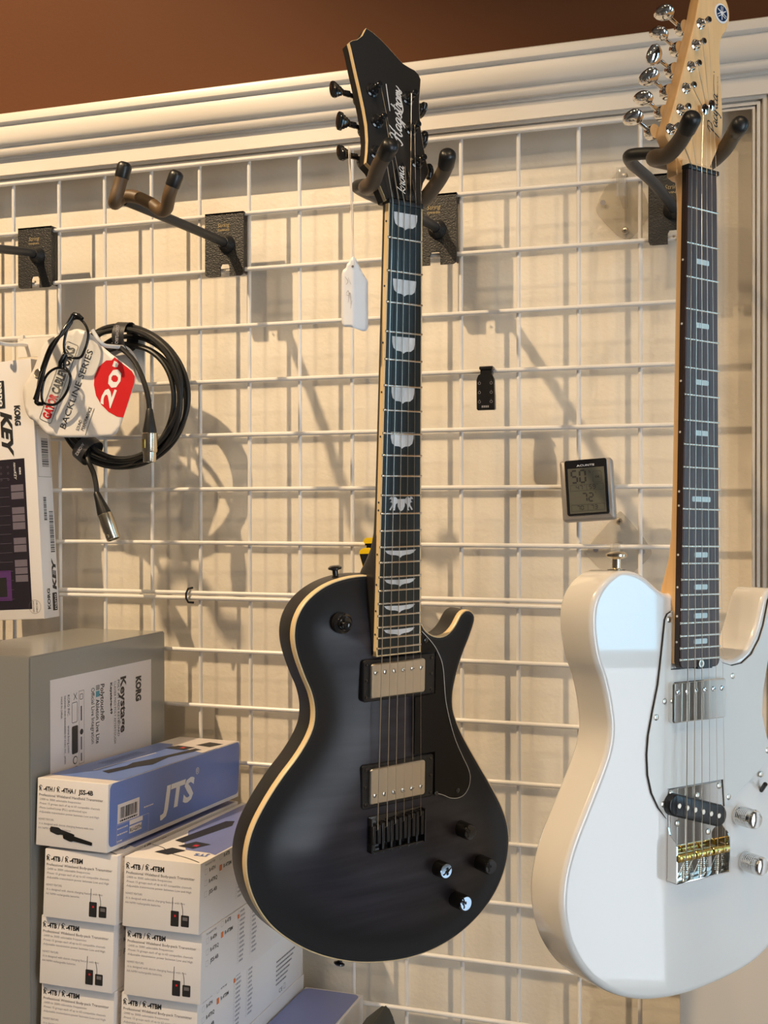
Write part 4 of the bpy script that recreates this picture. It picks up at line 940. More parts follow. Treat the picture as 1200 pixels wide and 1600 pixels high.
def body_pack_box(mx, label, W=BW, H=BH):
    t = carton('transmitter_box', label, 'box', mx, W, BD, H, 'transmitter boxes on the counter')
    P = Print((0, 0, 0), (1, 0, 0), (0, 0, 1), (0, -1, 0), .0002); transmitter_front(P, W, H, 'pack'); pack_icon(P, W*.635, H*.085); P.finish(t, 'front_print')
    # right side: check lists
    P = Print((W, 0, 0), (0, 1, 0), (0, 0, 1), (1, 0, 0), .0002)
    P.text('grey_ink', 'TRANSMITTER', .0100, H*.93, .0034, w=.026)
    for i, (x, zz, s_) in enumerate(((.017, .82, 'R-4TH'), (.017, .66, 'R-4TRQ'), (.017, .50, 'JSS-4B'), (.054, .92, 'R-4TB'), (.054, .76, 'R-4TBM'))):
        P.text('ink', s_, x+.0045, H*zz, .0060, bold=.02, w=.0155 if len(s_) < 6 else .021)
        if s_ == 'R-4TBM': P.rect('orange', x-.006, H*zz-.001, x, H*zz+.0055, .0002)
        else: P.frame('pale_ink', [(x-.006, H*zz-.001), (x, H*zz-.001), (x, H*zz+.005), (x-.006, H*zz+.005)], .0004)
    for c0, n0, k in ((.094, .93, 12), (.130, .86, 11)):
        for j in range(k):
            zz = H*(n0-.068*j)
            if zz < .004: break
            P.frame('pale_ink', [(c0, zz), (c0+.003, zz), (c0+.003, zz+.0034), (c0, zz+.0034)], .0003)
            lines(P, 'pale_ink', [(c0+.0055, c0+.0055+random.Random(j*7+k).uniform(.010, .016), zz)], .0024)
    P.rect('orange', .0925, H*.86, .0975, H*.925, .0003)
    lines(P, 'grey_ink', [(.225, .290-.006*j, H*(.60-.075*j)) for j in range(6)], .0022)
    P.text('ink', 'CE', .236, H*.06, .0075, w=.012); P.frame('ink', [(.252, H*.06), (.258, H*.06), (.258, H*.15), (.252, H*.15)], .0006); P.finish(t, 'side_print')
    # lid print
    P = Print((0, 0, H), (1, 0, 0), (0, 1, 0), (0, 0, 1), .0002)
    P.poly('box_violet', [(.050, .050)] + [(.030, .085), (.022, .110), (.010, .135), (.008, .312), (W-.002, .312), (W-.002, .040), (W-.012, .046)])
    P.stroke('ink', [(.002, .058), (.020, .050), (.040, .030), (.070, .016), (W-.004, .004)], .0012, .0002, taper=False)
    P.poly('ink', [(.022, .028), (.042, .022), (.052, .046), (.032, .052)], .0003); P.poly('ink', [(.034, .062), (.056, .056), (.066, .082), (.044, .088)], .0003)
    P.rect('red', .050, .066, .056, .074, .0004)
    P.poly('ink', [(.018, .085), (.032, .078), (.048, .180), (.040, .205), (.030, .200)], .0003)
    P.text('box_blue', 'JTS', .086, .038, .0125, ang=180, bold=.03, shear=-.2, lift=.0003)
    P.stroke('white', [(.070, .150), (.088, .230)], .0012, .0003, taper=False)
    P.finish(t, 'lid_print'); return t
for i in range(4):
    where = ('directly under the long blue box', 'second in the left stack, below the one under the blue box', 'third in the left stack, at the bottom edge of the frame', 'bottom box of the left stack, below the frame edge')[i]
    body_pack_box(boxmat(-.7384-(0, .005, .0049, .004)[i], -.332+.0737*0, 1.0595-.0767*(i+1), .0, -.066) , 'white body-pack transmitter box, %s' % where, .0943, .0767)
for i in range(4):
    where = ('top of the right stack, its printed lid visible', 'second from the top of the right stack', 'third in the right stack, at the bottom edge of the frame', 'bottom box of the right stack, below the frame edge')[i]
    body_pack_box(boxmat((-.6360, -.6345, -.6400, -.6385)[i], -.332, 1.0600-.0762*(i+1), .005, -.072), 'white body-pack transmitter box, %s' % where, .0938, .0762)
def side_blue(P, W, H):
    P.poly('box_blue', rrect(.0030, .0050, W-.0010, H-.0006, .007))
# blue handheld transmitter box on top
t = carton('transmitter_box', 'blue and white transmitter box with large white slanted letters, topmost on the left stack', 'box', boxmat(-.7508, -.3271, 1.0622, -.044, -.051), .0952, BD, .0765, 'transmitter boxes on the counter')
W_, H_ = .0952, .0765
P = Print((0, 0, 0), (1, 0, 0), (0, 0, 1), (0, -1, 0), .0002); transmitter_front(P, W_, H_, 'hand')
for (x0, z0, x1, z1, lf) in ((.020, .0200, .052, .0150, .0002), (.038, .0140, .076, .0085, .0004)):     # two microphones
    d_ = (Vector((x1, z1))-Vector((x0, z0))).normalized(); n_ = Vector((-d_.y, d_.x)); o_ = Vector((x0, z0)); L_ = (Vector((x1, z1))-o_).length
    P.poly('ink' if lf < .0003 else 'rubber', [tuple(o_+d_*a_+n_*b_) for a_, b_ in ((0, -.0030), (-.0012, 0), (0, .0030), (.009, .0042), (.011, .0040), (.014, .0028), (L_-.003, .0020), (L_, .0016), (L_, -.0016), (L_-.003, -.0020), (.014, -.0028), (.011, -.0040), (.009, -.0042))], lf)
P.finish(t, 'front_print')
P = Print((W_, 0, 0), (0, 1, 0), (0, 0, 1), (1, 0, 0), .0002); side_blue(P, BD, H_)
P.text('white', 'JTS', .112, .0225, .0400, w=.077, bold=.035, shear=.22, lift=.0002); P.text('white', '®', .196, .052, .012, lift=.0002)
P.rect('label_pink', .0190, .0280, .0640, .0500, .0002); P.rect('label_pink', .0440, .0120, .0700, .0200, .0002); P.rect('label_pink', .0440, .0215, .0720, .0270, .0002)
P.off = .0006; barcode(P, 'ink', .0240, .0330, .0600, .0460, 30); lines(P, 'ink', [(.0240, .0600, .0295)], .0020); P.text('ink', 'RU-G3TH', .0450, .0135, .0060, w=.024, bold=.02)
lines(P, 'label_pink', [(.0190, .0400, .0215), (.0190, .0400, .0150), (.0190, .0300, .0075), (.0740, .0950, .0350)], .0015); P.frame('label_pink', [(.018, .006), (.085, .006), (.085, .027), (.018, .027)], .0004)
P.finish(t, 'side_print')
P = Print((0, 0, H_), (1, 0, 0), (0, 1, 0), (0, 0, 1), .0002)
P.poly('box_blue', rrect(.0020, .0200, W_-.0004, BD-.060, .003) ); P.rect('label_pink', .002, .004, W_-.002, .020)
P.poly('ink', [(.046, .060), (.060, .052), (.068, .100), (.078, .120), (.070, .170), (.082, .235), (.070, .240), (.058, .150), (.050, .120), (.054, .100)], .0003)
P.poly('label_pink', [(.030, .245), (W_-.001, .215), (W_-.001, BD-.004), (.004, BD-.004)], .0002)
P.poly('ink', [(.058, .262), (.082, .256), (.088, .284), (.064, .290)], .0004); P.poly('ink', [(.032, .225), (.062, .222), (.066, .246), (.038, .250)], .0004); P.rect('red', .050, .232, .056, .240, .0006)
P.stroke('white', [(.034, .060), (.040, .190)], .0016, .0003, taper=False); lines(P, 'ink', [(.012+.006*j, .020+.006*j, .10) for j in range(2)], .09)
P.finish(t, 'lid_print')
# low blue-lidded box at the bottom edge
t = carton('transmitter_box', 'box with plain violet-blue lid at the bottom edge, under the charcoal guitar', 'box', boxmat(-.5430, -.3300, .7555, .0, -.066), .0830, .316, .0575, 'transmitter boxes on the counter')
P = Print((0, 0, .0575), (1, 0, 0), (0, 1, 0), (0, 0, 1), .0003); P.poly('box_violet', rrect(.0005, .004, .0800, .312, .010)); P.finish(t, 'lid_print')

# silver keyboard carton standing on end
t = thing('keyboard_carton', 'large glossy silver keyboard carton with white label, standing left of the transmitter boxes', 'box', Matrix.Translation((-.895, -.331, .712)))
mb = MB(); mb.loft([[(0, 0, 0), (.140, 0, 0), (.140, .316, 0), (0, .316, 0)], [(0, 0, .5665), (.140, 0, .5665), (.140, .316, .5610), (0, .316, .5610)]])
bmesh.ops.bevel(mb.bm, geom=mb.bm.edges[:], offset=.0015, segments=2, affect='EDGES'); mb.build('carton', M['silver'], t, 25)
P = Print((.140, .331, -.712), (0, 1, 0), (0, 0, 1), (1, 0, 0), .0003)       # printed in world y / z
P.poly('label_pink', [(-.2925, .93), (-.0545, .93), (-.0545, 1.2385), (-.2925, 1.2455)])
P.off = .0006
P.text('ink', 'KORG', -.0955, 1.2200, .0180, ang=-90, w=.0335, bold=.06)
P.text('ink', 'Keystage', -.1350, 1.2255, .0190, ang=-90, w=.0735, bold=.03)
P.text('ink', 'POLY AT MIDI KEYBOARD', -.1430, 1.2230, .0072, ang=-90, w=.0740)
P.text('grey_ink', 'CLAVIER MIDI POLY AFTERTOUCH', -.1515, 1.2225, .0068, ang=-90, w=.0810)
P.text('ink', 'Keystage-49', -.1605, 1.2220, .0066, ang=-90, w=.0410, bold=.03)
P.text('ink', 'Polytouch®', -.1835, 1.2240, .0125, ang=-90, w=.0470, bold=.015, shear=.1)
P.rect('teal', -.1945, 1.2090, -.1860, 1.2165); 
for k in range(4): P.rect('ink', -.1945, 1.2180+.0016*k, -.1860, 1.2188+.0016*k)
P.text('ink', 'Ableton Live Lite', -.1945, 1.2060, .0115, ang=-90, w=.0560, bold=.01)
P.text('ink', 'Official Live Integration', -.2050, 1.2220, .0108, ang=-90, w=.0700)
P.frame('ink', [(-.2330, 1.1330), (-.2215, 1.1330), (-.2215, 1.2230), (-.2330, 1.2230)], .0005)
P.poly('ink', circle_pts(-.2270, 1.1720, .0036, 16)); P.frame('ink', rrect(-.2305, 1.2120, -.2240, 1.2190, .001), .0006)
for a, b in ((1.186, 1.204), (1.150, 1.166), (1.136, 1.146)): P.rect('grey_ink', -.2290, a, -.2262, b)
P.stroke('ink', [(-.2440, 1.214), (-.2370, 1.222)], .0007, taper=False); P.stroke('ink', [(-.2370, 1.214), (-.2440, 1.222)], .0007, taper=False)
P.frame('ink', rrect(-.2480, 1.186, -.2360, 1.211, .002), .0006); P.poly('ink', rrect(-.2480, 1.148, -.2350, 1.182, .002))
P.poly('ink', circle_pts(-.2410, 1.1400, .0050, 16)); P.poly('label_pink', circle_pts(-.2410, 1.1400, .0038, 16), .0002); P.frame('ink', rrect(-.2480, 1.1200, -.2360, 1.1320, .001), .0006)
P.text('ink', 'KORG INC.', -.2570, 1.2220, .0066, ang=-90, w=.0260); P.text('ink', 'www.korg.com', -.2570, 1.1850, .0066, ang=-90, w=.0330)
P.text('ink', 'DESIGNED AND ENGINEERED BY KORG INC., JAPAN', -.2640, 1.2220, .0046, ang=-90, w=.0820); P.text('ink', 'MADE IN CHINA', -.2710, 1.2220, .0046, ang=-90, w=.0260)
P.finish(t, 'label_print')
P = Print((0, 0, .5650), (1, 0, 0), (0, 1, -.0174), (0, 0, 1), .0012); P.poly('label_pink', [(.060, .150), (.088, .150), (.088, .162), (.060, .162)]); P.poly('ink', [(.030, .040), (.085, .052), (.085, .056), (.030, .046)]); P.finish(t, 'lid_print')

# small keyboard box hanging at the left edge
roll = math.radians(3.3)
t = thing('keyboard_box', 'slim white small-keyboard box hanging at the left edge, left of the cable pack', 'box', Matrix.Translation((-.9289, -.0500, 1.2887)) @ Matrix.Rotation(-roll, 4, 'Y'))
MB().box((-.130, 0, 0), (0, .038, .3760), bev=.0015).build('carton', M['box_white'], t, 25)
P = Print((0, 0, 0), (1, 0, 0), (0, 0, 1), (0, -1, 0), .0003)
P.rect('keys_dark', -.130, .0150, -.0195, .2330); P.off = .0006
def nz(v): return 1.45-(520+.3*v-800)*.000838-1.2887
for a, b in ((797, 835), (840, 880), (927, 965), (970, 1010), (1015, 1055), (1103, 1140), (1145, 1185), (1230, 1270), (1275, 1312), (1318, 1357)):
    P.rect('keys_grey', -.0445, nz(b), -.0235, nz(a))
for k in range(14): P.rect('keys_grey', -.130, .030+.0135*k, -.0480, .0304+.0135*k)
P.rect('purple', -.0900, .0280, -.0520, .0720); P.rect('ink', -.074, .034, -.060, .062, .0003)
P.text('white', 'KORG', -.0290, .2200, .0040, ang=-90, w=.010, bold=.03); P.text('white', 'nanoKEY', -.0380, .2280, .0060, ang=-90, w=.024, shear=.3); 
for x in (-.048, -.060): 
    for k in range(3): P.frame('keys_grey', circle_pts(x, .222-.009*k, .0016, 8), .0004)
P.poly('ink', rrect(-.0590, .3080, -.0470, .3480, .001)); P.text('white', 'nano', -.0560, .3455, .0100, ang=-90, w=.035, bold=.03, lift=.0003)
P.text('ink', 'KEY', -.0550, .3030, .0250, ang=-90, w=.060, bold=.05, shear=.35)
P.text('ink', 'KORG', -.0315, .3100, .0130, ang=-90, w=.029, bold=.05)
P.frame('grey_ink', circle_pts(-.0145, .0180, .0100, 24), .0004); P.text('ink', 'USB CABLE', -.0125, .0260, .0034, ang=-90, w=.016); P.text('ink', 'INCLUDED', -.0180, .0260, .0034, ang=-90, w=.016)
P.finish(t, 'front_print')
P = Print((0, 0, 0), (0, 1, 0), (0, 0, 1), (1, 0, 0), .0003)
for a, b in ((.285, .335), (.205, .280)): P.frame('ink', [(.003, a), (.035, a), (.035, b), (.003, b)], .0006)
P.frame('ink', circle_pts(.026, .297, .0042, 14), .0007); P.frame('ink', rrect(.009, .292, .017, .302, .002), .0007)
barcode(P, 'ink', .014, .220, .030, .262, 34, False); barcode(P, 'ink', .012, .142, .019, .176, 30, False); barcode(P, 'ink', .024, .095, .034, .155, 44, False)

P.text('ink', 'KORG', .020, .0480, .0120, ang=90+180+0, w=.030, bold=.04) if False else P.text('ink', 'KORG', .016, .0130, .0090, ang=90, w=.030, bold=.04)
P.poly('ink', rrect(.022, .010, .033, .036, .001)); P.text('white', 'nano', .0310, .0120, .0090, ang=90, w=.022, lift=.0003); P.text('ink', 'KEY', .0330, .0400, .0125, ang=90, w=.044, bold=.05, shear=.3)
P.finish(t, 'side_print')

# white grid hooks
def grid_hook(label, plate, wire, tipm=None):
    x0, z0, x1, z1 = plate; t = thing('display_hook', label, 'hook', Matrix.Translation(((x0+x1)/2, -.0085, z0)), 'white hooks on the grid'); Tm = Matrix.Translation((-(x0+x1)/2, .0085, -z0))
    MB().box((x0, -.0120, z0), (x1, -.0085, z1), mx=Tm, bev=.0008).build('back_plate', M['wire'], t, 25)
    mb = MB()
    for x in (x0+.004, x1-.009): mb.box((x, -.0125, z1-.003), (x+.006, .0045, z1+.005), mx=Tm, bev=.0008)
    mb.build('grid_clip', M['wire'], t, 25)
    MB().tube(catmull(wire, 6), .0028, 12, mx=Tm).build('hook_wire', M['wire'], t); return t
grid_hook('white plastic display hook carrying the coiled cable pack', (-.860, 1.615, -.788, 1.7000), [(-.7990, -.0120, 1.6380), (-.7985, -.0200, 1.6600), (-.8000, -.0400, 1.6728), (-.8016, -.0700, 1.6712), (-.8050, -.0960, 1.6715), (-.8165, -.1020, 1.6900)])
grid_hook('white plastic display hook above the slim white keyboard box', (-1.000, 1.672, -.925, 1.7000), [(-.985, -.012, 1.690), (-.984, -.030, 1.688), (-.983, -.060, 1.684), (-.9870, -.078, 1.6860), (-.9960, -.088, 1.702)])

# coiled microphone cable with its header card
t = thing('microphone_cable', 'coiled black microphone cable with a white and red header card, hanging upper left', 'cable', Matrix.Translation((-.811, -.035, 1.5)))
Tm = Matrix.Translation((.811, .035, -1.5))
pts = [(-.7461, -.0720, 1.5780), (-.7480, -.0715, 1.5959), (-.7587, -.0690, 1.6269), (-.7805, -.0600, 1.6562), (-.8100, -.0560, 1.6745)]
Rk = (.071, .100, .080, .104, .089, .096, .076)
yk_ = (-.046, -.040, -.028, -.034, -.022, -.048, -.030)
a0 = 112; a1 = 360*6 + 228
for a in range(a0+18, a1, 9):
    f = (a-a0)/360; k = int(f) % 7; u = f-int(f); u = u*u*(3-2*u); R_ = Rk[k]*(1-u)+Rk[min(k+1, 6)]*u; y = yk_[k]*(1-u)+yk_[min(k+1, 6)]*u
    r_a = math.radians(a); wob = 1+.02*math.sin(3*r_a+k)
    pts.append((-.811 + R_*1.03*wob*math.cos(r_a), y, 1.602 + R_*wob*math.sin(r_a)))
pts += [(-.8570, -.050, 1.5180), (-.8450, -.055, 1.4980), (-.8385, -.058, 1.4800), (-.8362, -.060, 1.4660)]
P_ = catmull(pts, 3); MB().tube(P_, .0036, 10, mx=Tm).build('cable', M['cable'], t)
def xlr(o, d, female):
    d = Vector(d).normalized(); q = d.to_track_quat('Z', 'Y').to_matrix().to_4x4(); q.translation = Vector(o); q = Tm @ q
    x = MB().lathe([(.0040, -.002), (.0048, .000), (.0062, .010), (.0094, .0270), (.0096, .0310)], (0, 0, 0), (0, 0, 1), 24, mx=q).build('connector_boot', M['rubber'], t)
    mb = MB(); L = [(.0096, .0310), (.0104, .0318), (.0104, .0560), (.0098, .0572)] + ([(.0088, .0575), (.0088, .0700), (.0084, .0708), (.0070, .0708), (.0068, .060)] if female else [(.0098, .0680), (.0094, .0690), (.0084, .0690), (.0082, .060)])
    mb.lathe(L, (0, 0, 0), (0, 0, 1), 28, mx=q); sh = mb.build('connector_shell', M['satin_nickel'], t, 40)
    MB().lathe([(.0072, .061), (.0072, .0660 if female else .062)], (0, 0, 0), (0, 0, 1), 20, mx=q).build('connector_insert', M['blackplastic'], sh)
    # latch or groove on the camera side
    mb = MB(); side = (q.to_3x3().inverted() @ Vector((-.3, -1, 0))); side.z = 0; side.normalize()
    if female: mb.box((-.0024, -.0006, .040), (.0024, .0016, .052), mx=q @ Matrix.Translation(side*.0100) @ (Matrix.Rotation(math.atan2(side.y, side.x)-math.pi/2, 4, 'Z')), bev=.0006)
    else: mb.lathe([(.0028, -.001), (.0028, .0010), (.0016, .0014)], side*.0096+Vector((0, 0, .064)), side, 14, mx=q)
    mb.build('latch', M['satin_nickel'] if not female else M['brass'], sh)
xlr((-.7461, -.0720, 1.5815), (-.005, 0, -1), True)
xlr((-.8362, -.0600, 1.4680), (.42, .0, -1), False)
for (x, z_, ang) in ((-.8050, 1.6900, 4), (-.8670, 1.5260, 232)):
    r_a = math.radians({4: 86, 232: 233}[ang]); c_ = Vector((-.811+.0885*1.03*math.cos(r_a), -.036, 1.602+.0885*math.sin(r_a)))
    rad_ = Vector((math.cos(r_a), 0, math.sin(r_a))); tan_ = Vector((-math.sin(r_a), 0, math.cos(r_a)))
    ring = lambda s_: [c_ + tan_*s_ + rad_*(.0205*math.cos(b))+Vector((0, 1, 0))*(.0205*math.sin(b)) for b in [2*math.pi*k/20 for k in range(20)]]
    mb = MB(); mb.loft([ring(-.0095), ring(.0095)], cap=False, mx=Tm); st = mb.build('strap', M['velcro'], t)
    for face_ in st.data.polygons: pass
    P = Print(Tm @ (c_ + Vector((0, -.0207, 0))), tan_ if ang == 232 else rad_, rad_*-1 if ang == 232 else tan_*-1, (0, -1, 0), .0003)
    P = Print(Tm @ (c_ + Vector((0, -.0207, 0))), rad_, -tan_ if ang == 4 else -tan_, (0, -1, 0), .0003)
    P.text('pale_ink', 'CABLEWORKS' if ang == 4 else 'WORKS', 0, -.003, .0070, w=.026 if ang == 4 else .020, bold=.02, align='C'); P.finish(st, 'strap_print')
CY = -.066
card = [(-.8621,1.6994),(-.8505,1.6961),(-.8362,1.6874),(-.823,1.6734),(-.8049,1.6593),(-.7800,1.6415),(-.7728,1.6345),(-.7708,1.6260),(-.7725,1.6195),(-.7901,1.5736),(-.7982,1.5552),(-.8032,1.5500),(-.8133,1.548),(-.9042,1.5498),(-.9146,1.5544),(-.9251,1.5653),(-.9322,1.573),(-.9396,1.5747),(-.9481,1.5841),(-.9555,1.6071),(-.9565,1.6181),(-.9522,1.6271),(-.9383,1.6476),(-.9265,1.6744),(-.918,1.6849),(-.9002,1.6922),(-.8721,1.6981)]
fold0, fold1 = Vector((-.9322, 1.573)), Vector((-.8621, 1.6994)); fd = (fold1-fold0).normalized(); fn = Vector((-fd.y, fd.x))
def card_y(x, z_):
    s_ = (Vector((x, z_))-fold0).dot(fn); return CY + (0 if s_ < 0 else .10*s_ + 1.5*s_*s_)
cpts = resample([(p.x, p.y) for p in catmull(card, 4, True)], .005)
def card_tri(off):
    N_ = normals(cpts); pts_ = [p.copy() for p in cpts]; n = len(cpts)
    x = -.96
    while x < -.76:
        z_ = 1.54
        while z_ < 1.71:
            if inside(x, z_, cpts) and min((p-Vector((x, z_))).length for p in cpts) > .003: pts_.append(Vector((x, z_)))
            z_ += .006
        x += .006
    r = delaunay_2d_cdt(pts_, [(i, (i+1) % n) for i in range(n)], [], 1, 1e-7); return r
r = card_tri(0); me = bpy.data.meshes.new('header_card')
me.from_pydata([tuple(Tm @ Vector((v.x, card_y(v.x, v.y), v.y))) for v in r[0]], [], [tuple(f) for f in r[2]])
hc = link('header_card', me, M['card'], t, 60); sm_ = hc.modifiers.new('thick', 'SOLIDIFY'); sm_.thickness = .0008; sm_.offset = -1 if me.polygons[0].normal.y > 0 else 1
P = Print(Tm @ Vector((0, CY-.0010, 0)), (1, 0, 0), (0, 0, 1), (0, -1, 0), .0003)
ca = 67.1
def rot(a, b, o_=(-.9076, 1.5724)):
    c_, s_ = math.cos(math.radians(ca)), math.sin(math.radians(ca)); return (o_[0]+a*c_-b*s_, o_[1]+a*s_+b*c_)
P.frame('ink', [rot(a, b) for a, b in rrect(-.0045, -.0040, .1135, .0170, .003)], .0008)
P.text('red', 'GATOR', *rot(0, 0), .0190, ang=ca, w=.0370, bold=.05); P.text('ink', 'CABLEWORKS', *rot(.0380, 0), .0190, ang=ca, w=.0700, bold=.04)
P.text('ink', 'BACKLINE SERIES', *rot(0, 0, (-.8824, 1.5590)), .0138, ang=ca, w=.1170)
P.text('ink', 'SOUND', *rot(0, 0, (-.8605, 1.5560)), .0075, ang=ca, w=.0155, bold=.01); P.text('ink', 'PERFORMANCE', *rot(0, 0, (-.8525, 1.5560)), .0075, ang=ca, w=.0345, bold=.01)
P.stroke('ink', [(-.8500, 1.5500), (-.8355, 1.5872)], .0007, taper=False)
red = [(-.8029,1.6571),(-.8075,1.6530),(-.8163,1.6532),(-.8282,1.6448),(-.835,1.6317),(-.8359,1.6198),(-.8326,1.6048),(-.825,1.5927),(-.8132,1.5819),(-.7998,1.5749),(-.7897,1.5732),(-.7725,1.6205),(-.7716,1.6293),(-.7762,1.6369)]
P.poly('red', red); P.text('white', "20'", *rot(0, 0, (-.8105, 1.5868)), .0255, ang=ca, w=.0630, bold=.03, lift=.0003)
P.finish(t, 'card_print')
rx, rz = -.9296, 1.6397; ry = card_y(rx, rz)
rv = MB().lathe([(.0070, 0), (.0070, .0010), (.0058, .0018), (.0050, .0012), (.0048, .0008)], (rx, ry-.0010, rz), (-.2, -1, .1), 28, mx=Tm).build('rivet', M['nickel'], t, 30)

# reading glasses clipped over the card
t = thing('reading_glasses', 'black-framed reading glasses hooked over the white cable card', 'glasses', Matrix.Translation((-.87, -.085, 1.59))); Tg = Matrix.Translation((.87, .085, -1.59))
l1 = [(-.9014,1.6304),(-.8927,1.6391),(-.8815,1.6431),(-.8696,1.6411),(-.8628,1.635),(-.8611,1.6275),(-.8654,1.6129),(-.8748,1.5998),(-.8851,1.5927),(-.8946,1.5922),(-.9049,1.5955),(-.9075,1.6038),(-.9057,1.6187)]
l2 = [(-.8703,1.6649),(-.8711,1.6767),(-.8677,1.6914),(-.86,1.7073),(-.8498,1.7104),(-.8405,1.7048),(-.833,1.6912),(-.8339,1.678),(-.839,1.665),(-.8449,1.6564),(-.8584,1.6562),(-.8678,1.6596)]
gy = -.0860
fr_ = MB()
for l in (l1, l2):
    c_ = [Vector((p.x, gy, p.y)) for p in catmull(l, 4, True)]; c_ += [c_[0]]
    fr_.tube(c_, .0019, 8, mx=Tg, flat=1.0)
fr_.tube([(-.8780, gy, 1.6430), (-.8760, gy-.002, 1.6500), (-.8715, gy-.002, 1.6570), (-.8690, gy, 1.6620)], [.0024, .0030, .0030, .0024], 10, mx=Tg)
fr_.tube([(-.8700, gy, 1.6410), (-.8700, gy-.001, 1.6500), (-.8660, gy, 1.6600)], [.002, .0024, .002], 8, mx=Tg)
fr_.tube([(-.9055, gy, 1.5935), (-.9120, gy-.001, 1.5940), (-.9165, gy, 1.5960)], [.0026, .0034, .0030], 8, mx=Tg); fr_.tube([(-.8420, gy, 1.7090), (-.8480, gy, 1.7135), (-.8560, gy, 1.7165)], [.0028, .0040, .0032], 8, mx=Tg)
gf = fr_.build('frame', M['glossy_black'], t, 60)
for l in (l1, l2):
    mb = MB(); mb.prism([tuple(p) for p in catmull(l, 4, True)], gy-.0004, gy+.0006, mx=Tg); mb.build('lens', M['lens'], gf, 0)
for pts_, r_2, nm in (([(-.9165, gy, 1.5955), (-.9075, gy-.0050, 1.6212), (-.8975, gy-.008, 1.6490), (-.8850, gy-.006, 1.6766), (-.8680, gy-.003, 1.6925), (-.8610, gy, 1.7040), (-.8570, gy, 1.7160)], [.0032, .0036, .0032, .0026, .0024, .0028, .0030], 'temple'),
                      ([(-.8560, gy, 1.7160), (-.8615, gy-.004, 1.7040), (-.8690, gy-.012, 1.6860), (-.8820, gy-.014, 1.6650), (-.8960, gy-.014, 1.6330), (-.9110, gy-.010, 1.5990)], [.0028, .0026, .0020, .0020, .0030, .0036], 'temple')):
    MB().tube(catmull(pts_, 5), [r_2[min(int(i/5), len(r_2)-1)] for i in range((len(pts_)-1)*5+1)], 8, mx=Tg).build(nm, M['glossy_black'], t, 60)

# ------------------------------------------------------------------ small things on the grid
SEG = {'0': 'abcdef', '1': 'bc', '2': 'abged', '3': 'abgcd', '4': 'fgbc', '5': 'afgcd', '6': 'afgecd', '7': 'abc', '8': 'abcdefg', '9': 'abcdfg'}
def seg(P, key, s_, x, y, w, h, t_):
    for ch in s_:
        if ch in SEG:
            L = {'a': ((x, y+h), (x+w, y+h)), 'b': ((x+w, y+h/2), (x+w, y+h)), 'c': ((x+w, y), (x+w, y+h/2)), 'd': ((x, y), (x+w, y)), 'e': ((x, y), (x, y+h/2)), 'f': ((x, y+h/2), (x, y+h)), 'g': ((x, y+h/2), (x+w, y+h/2))}
            for k in SEG[ch]:
                a, b = L[k]; d = (Vector(b)-Vector(a)).normalized()*t_*.4
                P.stroke(key, [tuple(Vector(a)+d), tuple(Vector(b)-d)], t_, taper=False, smooth=False)
        x += w*1.5
t = thing('weather_display', 'small silver and black digital display reading 50 percent and 72 degrees, on the grid', 'thermometer', Matrix.Translation((-.1592, -.0115, 1.4689)) @ Matrix.Rotation(math.radians(-4.0), 4, 'Y') @ Matrix.Rotation(math.radians(-4), 4, 'X'))
mb = MB(); rr_block(mb, -.0325, -.0385, .0325, .0385, .0020, -.0175, .004, .0030); mb.build('case', M['plastic_silver'], t, 40)
mb = MB(); rr_block(mb, -.0262, -.0315, .0262, .0380, -.0170, -.0186, .003, .0006); bz = mb.build('bezel', M['blackgloss'], t, 30)
P = Print((0, -.0186, 0), (1, 0, 0), (0, 0, 1), (0, -1, 0), .0002)
P.rect('lcd', -.0225, -.0290, .0225, .0275); P.off = .0004
P.text('white', 'ACURITE', -.011, .0295, .0034, w=.022, bold=.02)
seg(P, 'ink', '50', -.0180, .0095, .0068, .0150, .0022); P.text('ink', '%', .0030, .0205, .0050)
P.frame('ink', rrect(.0080, .0085, .0190, .0225, .002), .0003); P.text('ink', 'OK', .0110, .0140, .0038, bold=.03)
P.frame('ink', [(-.0205, -.0010), (.0205, -.0010), (.0205, .0068), (-.0205, .0068)], .0004); P.rect('ink', -.0002, -.0010, .0002, .0068)
seg(P, 'ink', '47', -.0130, .0008, .0030, .0048, .0009); seg(P, 'ink', '59', .0030, .0008, .0030, .0048, .0009); P.text('ink', '°', -.0030, .0030, .0045); P.text('ink', '°', .0125, .0030, .0045)
seg(P, 'ink', '72', -.0060, -.0145, .0052, .0100, .0015); P.text('ink', '°', .0095, -.0075, .0060)
P.frame('ink', [(-.0205, -.0262), (.0205, -.0262), (.0205, -.0182), (-.0205, -.0182)], .0004); P.rect('ink', -.0002, -.0262, .0002, -.0182)
seg(P, 'ink', '70', -.0130, -.0245, .0030, .0048, .0009); seg(P, 'ink', '73', .0040, -.0245, .0030, .0048, .0009)
P.finish(bz, 'display_print')
t = thing('clip_on_tuner', 'small black clip-on tuner clipped to a grid wire, above the weather display', 'tuner', Matrix.Translation((-.2900, -.0100, 1.5740)))
mb = MB(); P0 = [(-.0118, 0), (.0122, 0), (.0118, .0180), (.0108, .0400), (.0080, .0465), (-.0090, .0465), (-.0120, .0400)]
mb.prism(P0, -.0090, .0000); bmesh.ops.bevel(mb.bm, geom=mb.bm.edges[:], offset=.0010, segments=2, affect='EDGES'); tb = mb.build('body', M['blackplastic'], t, 30)
P = Print((0, -.0090, 0), (1, 0, 0), (0, 0, 1), (0, -1, 0), .0003)
for x in (-.0080, .0075):
    for z_ in (.0105, .0225, .0345): P.frame('pale_ink', circle_pts(x, z_, .0018, 12), .0004); P.poly('pale_ink', circle_pts(x, z_+.0028, .0003, 6))
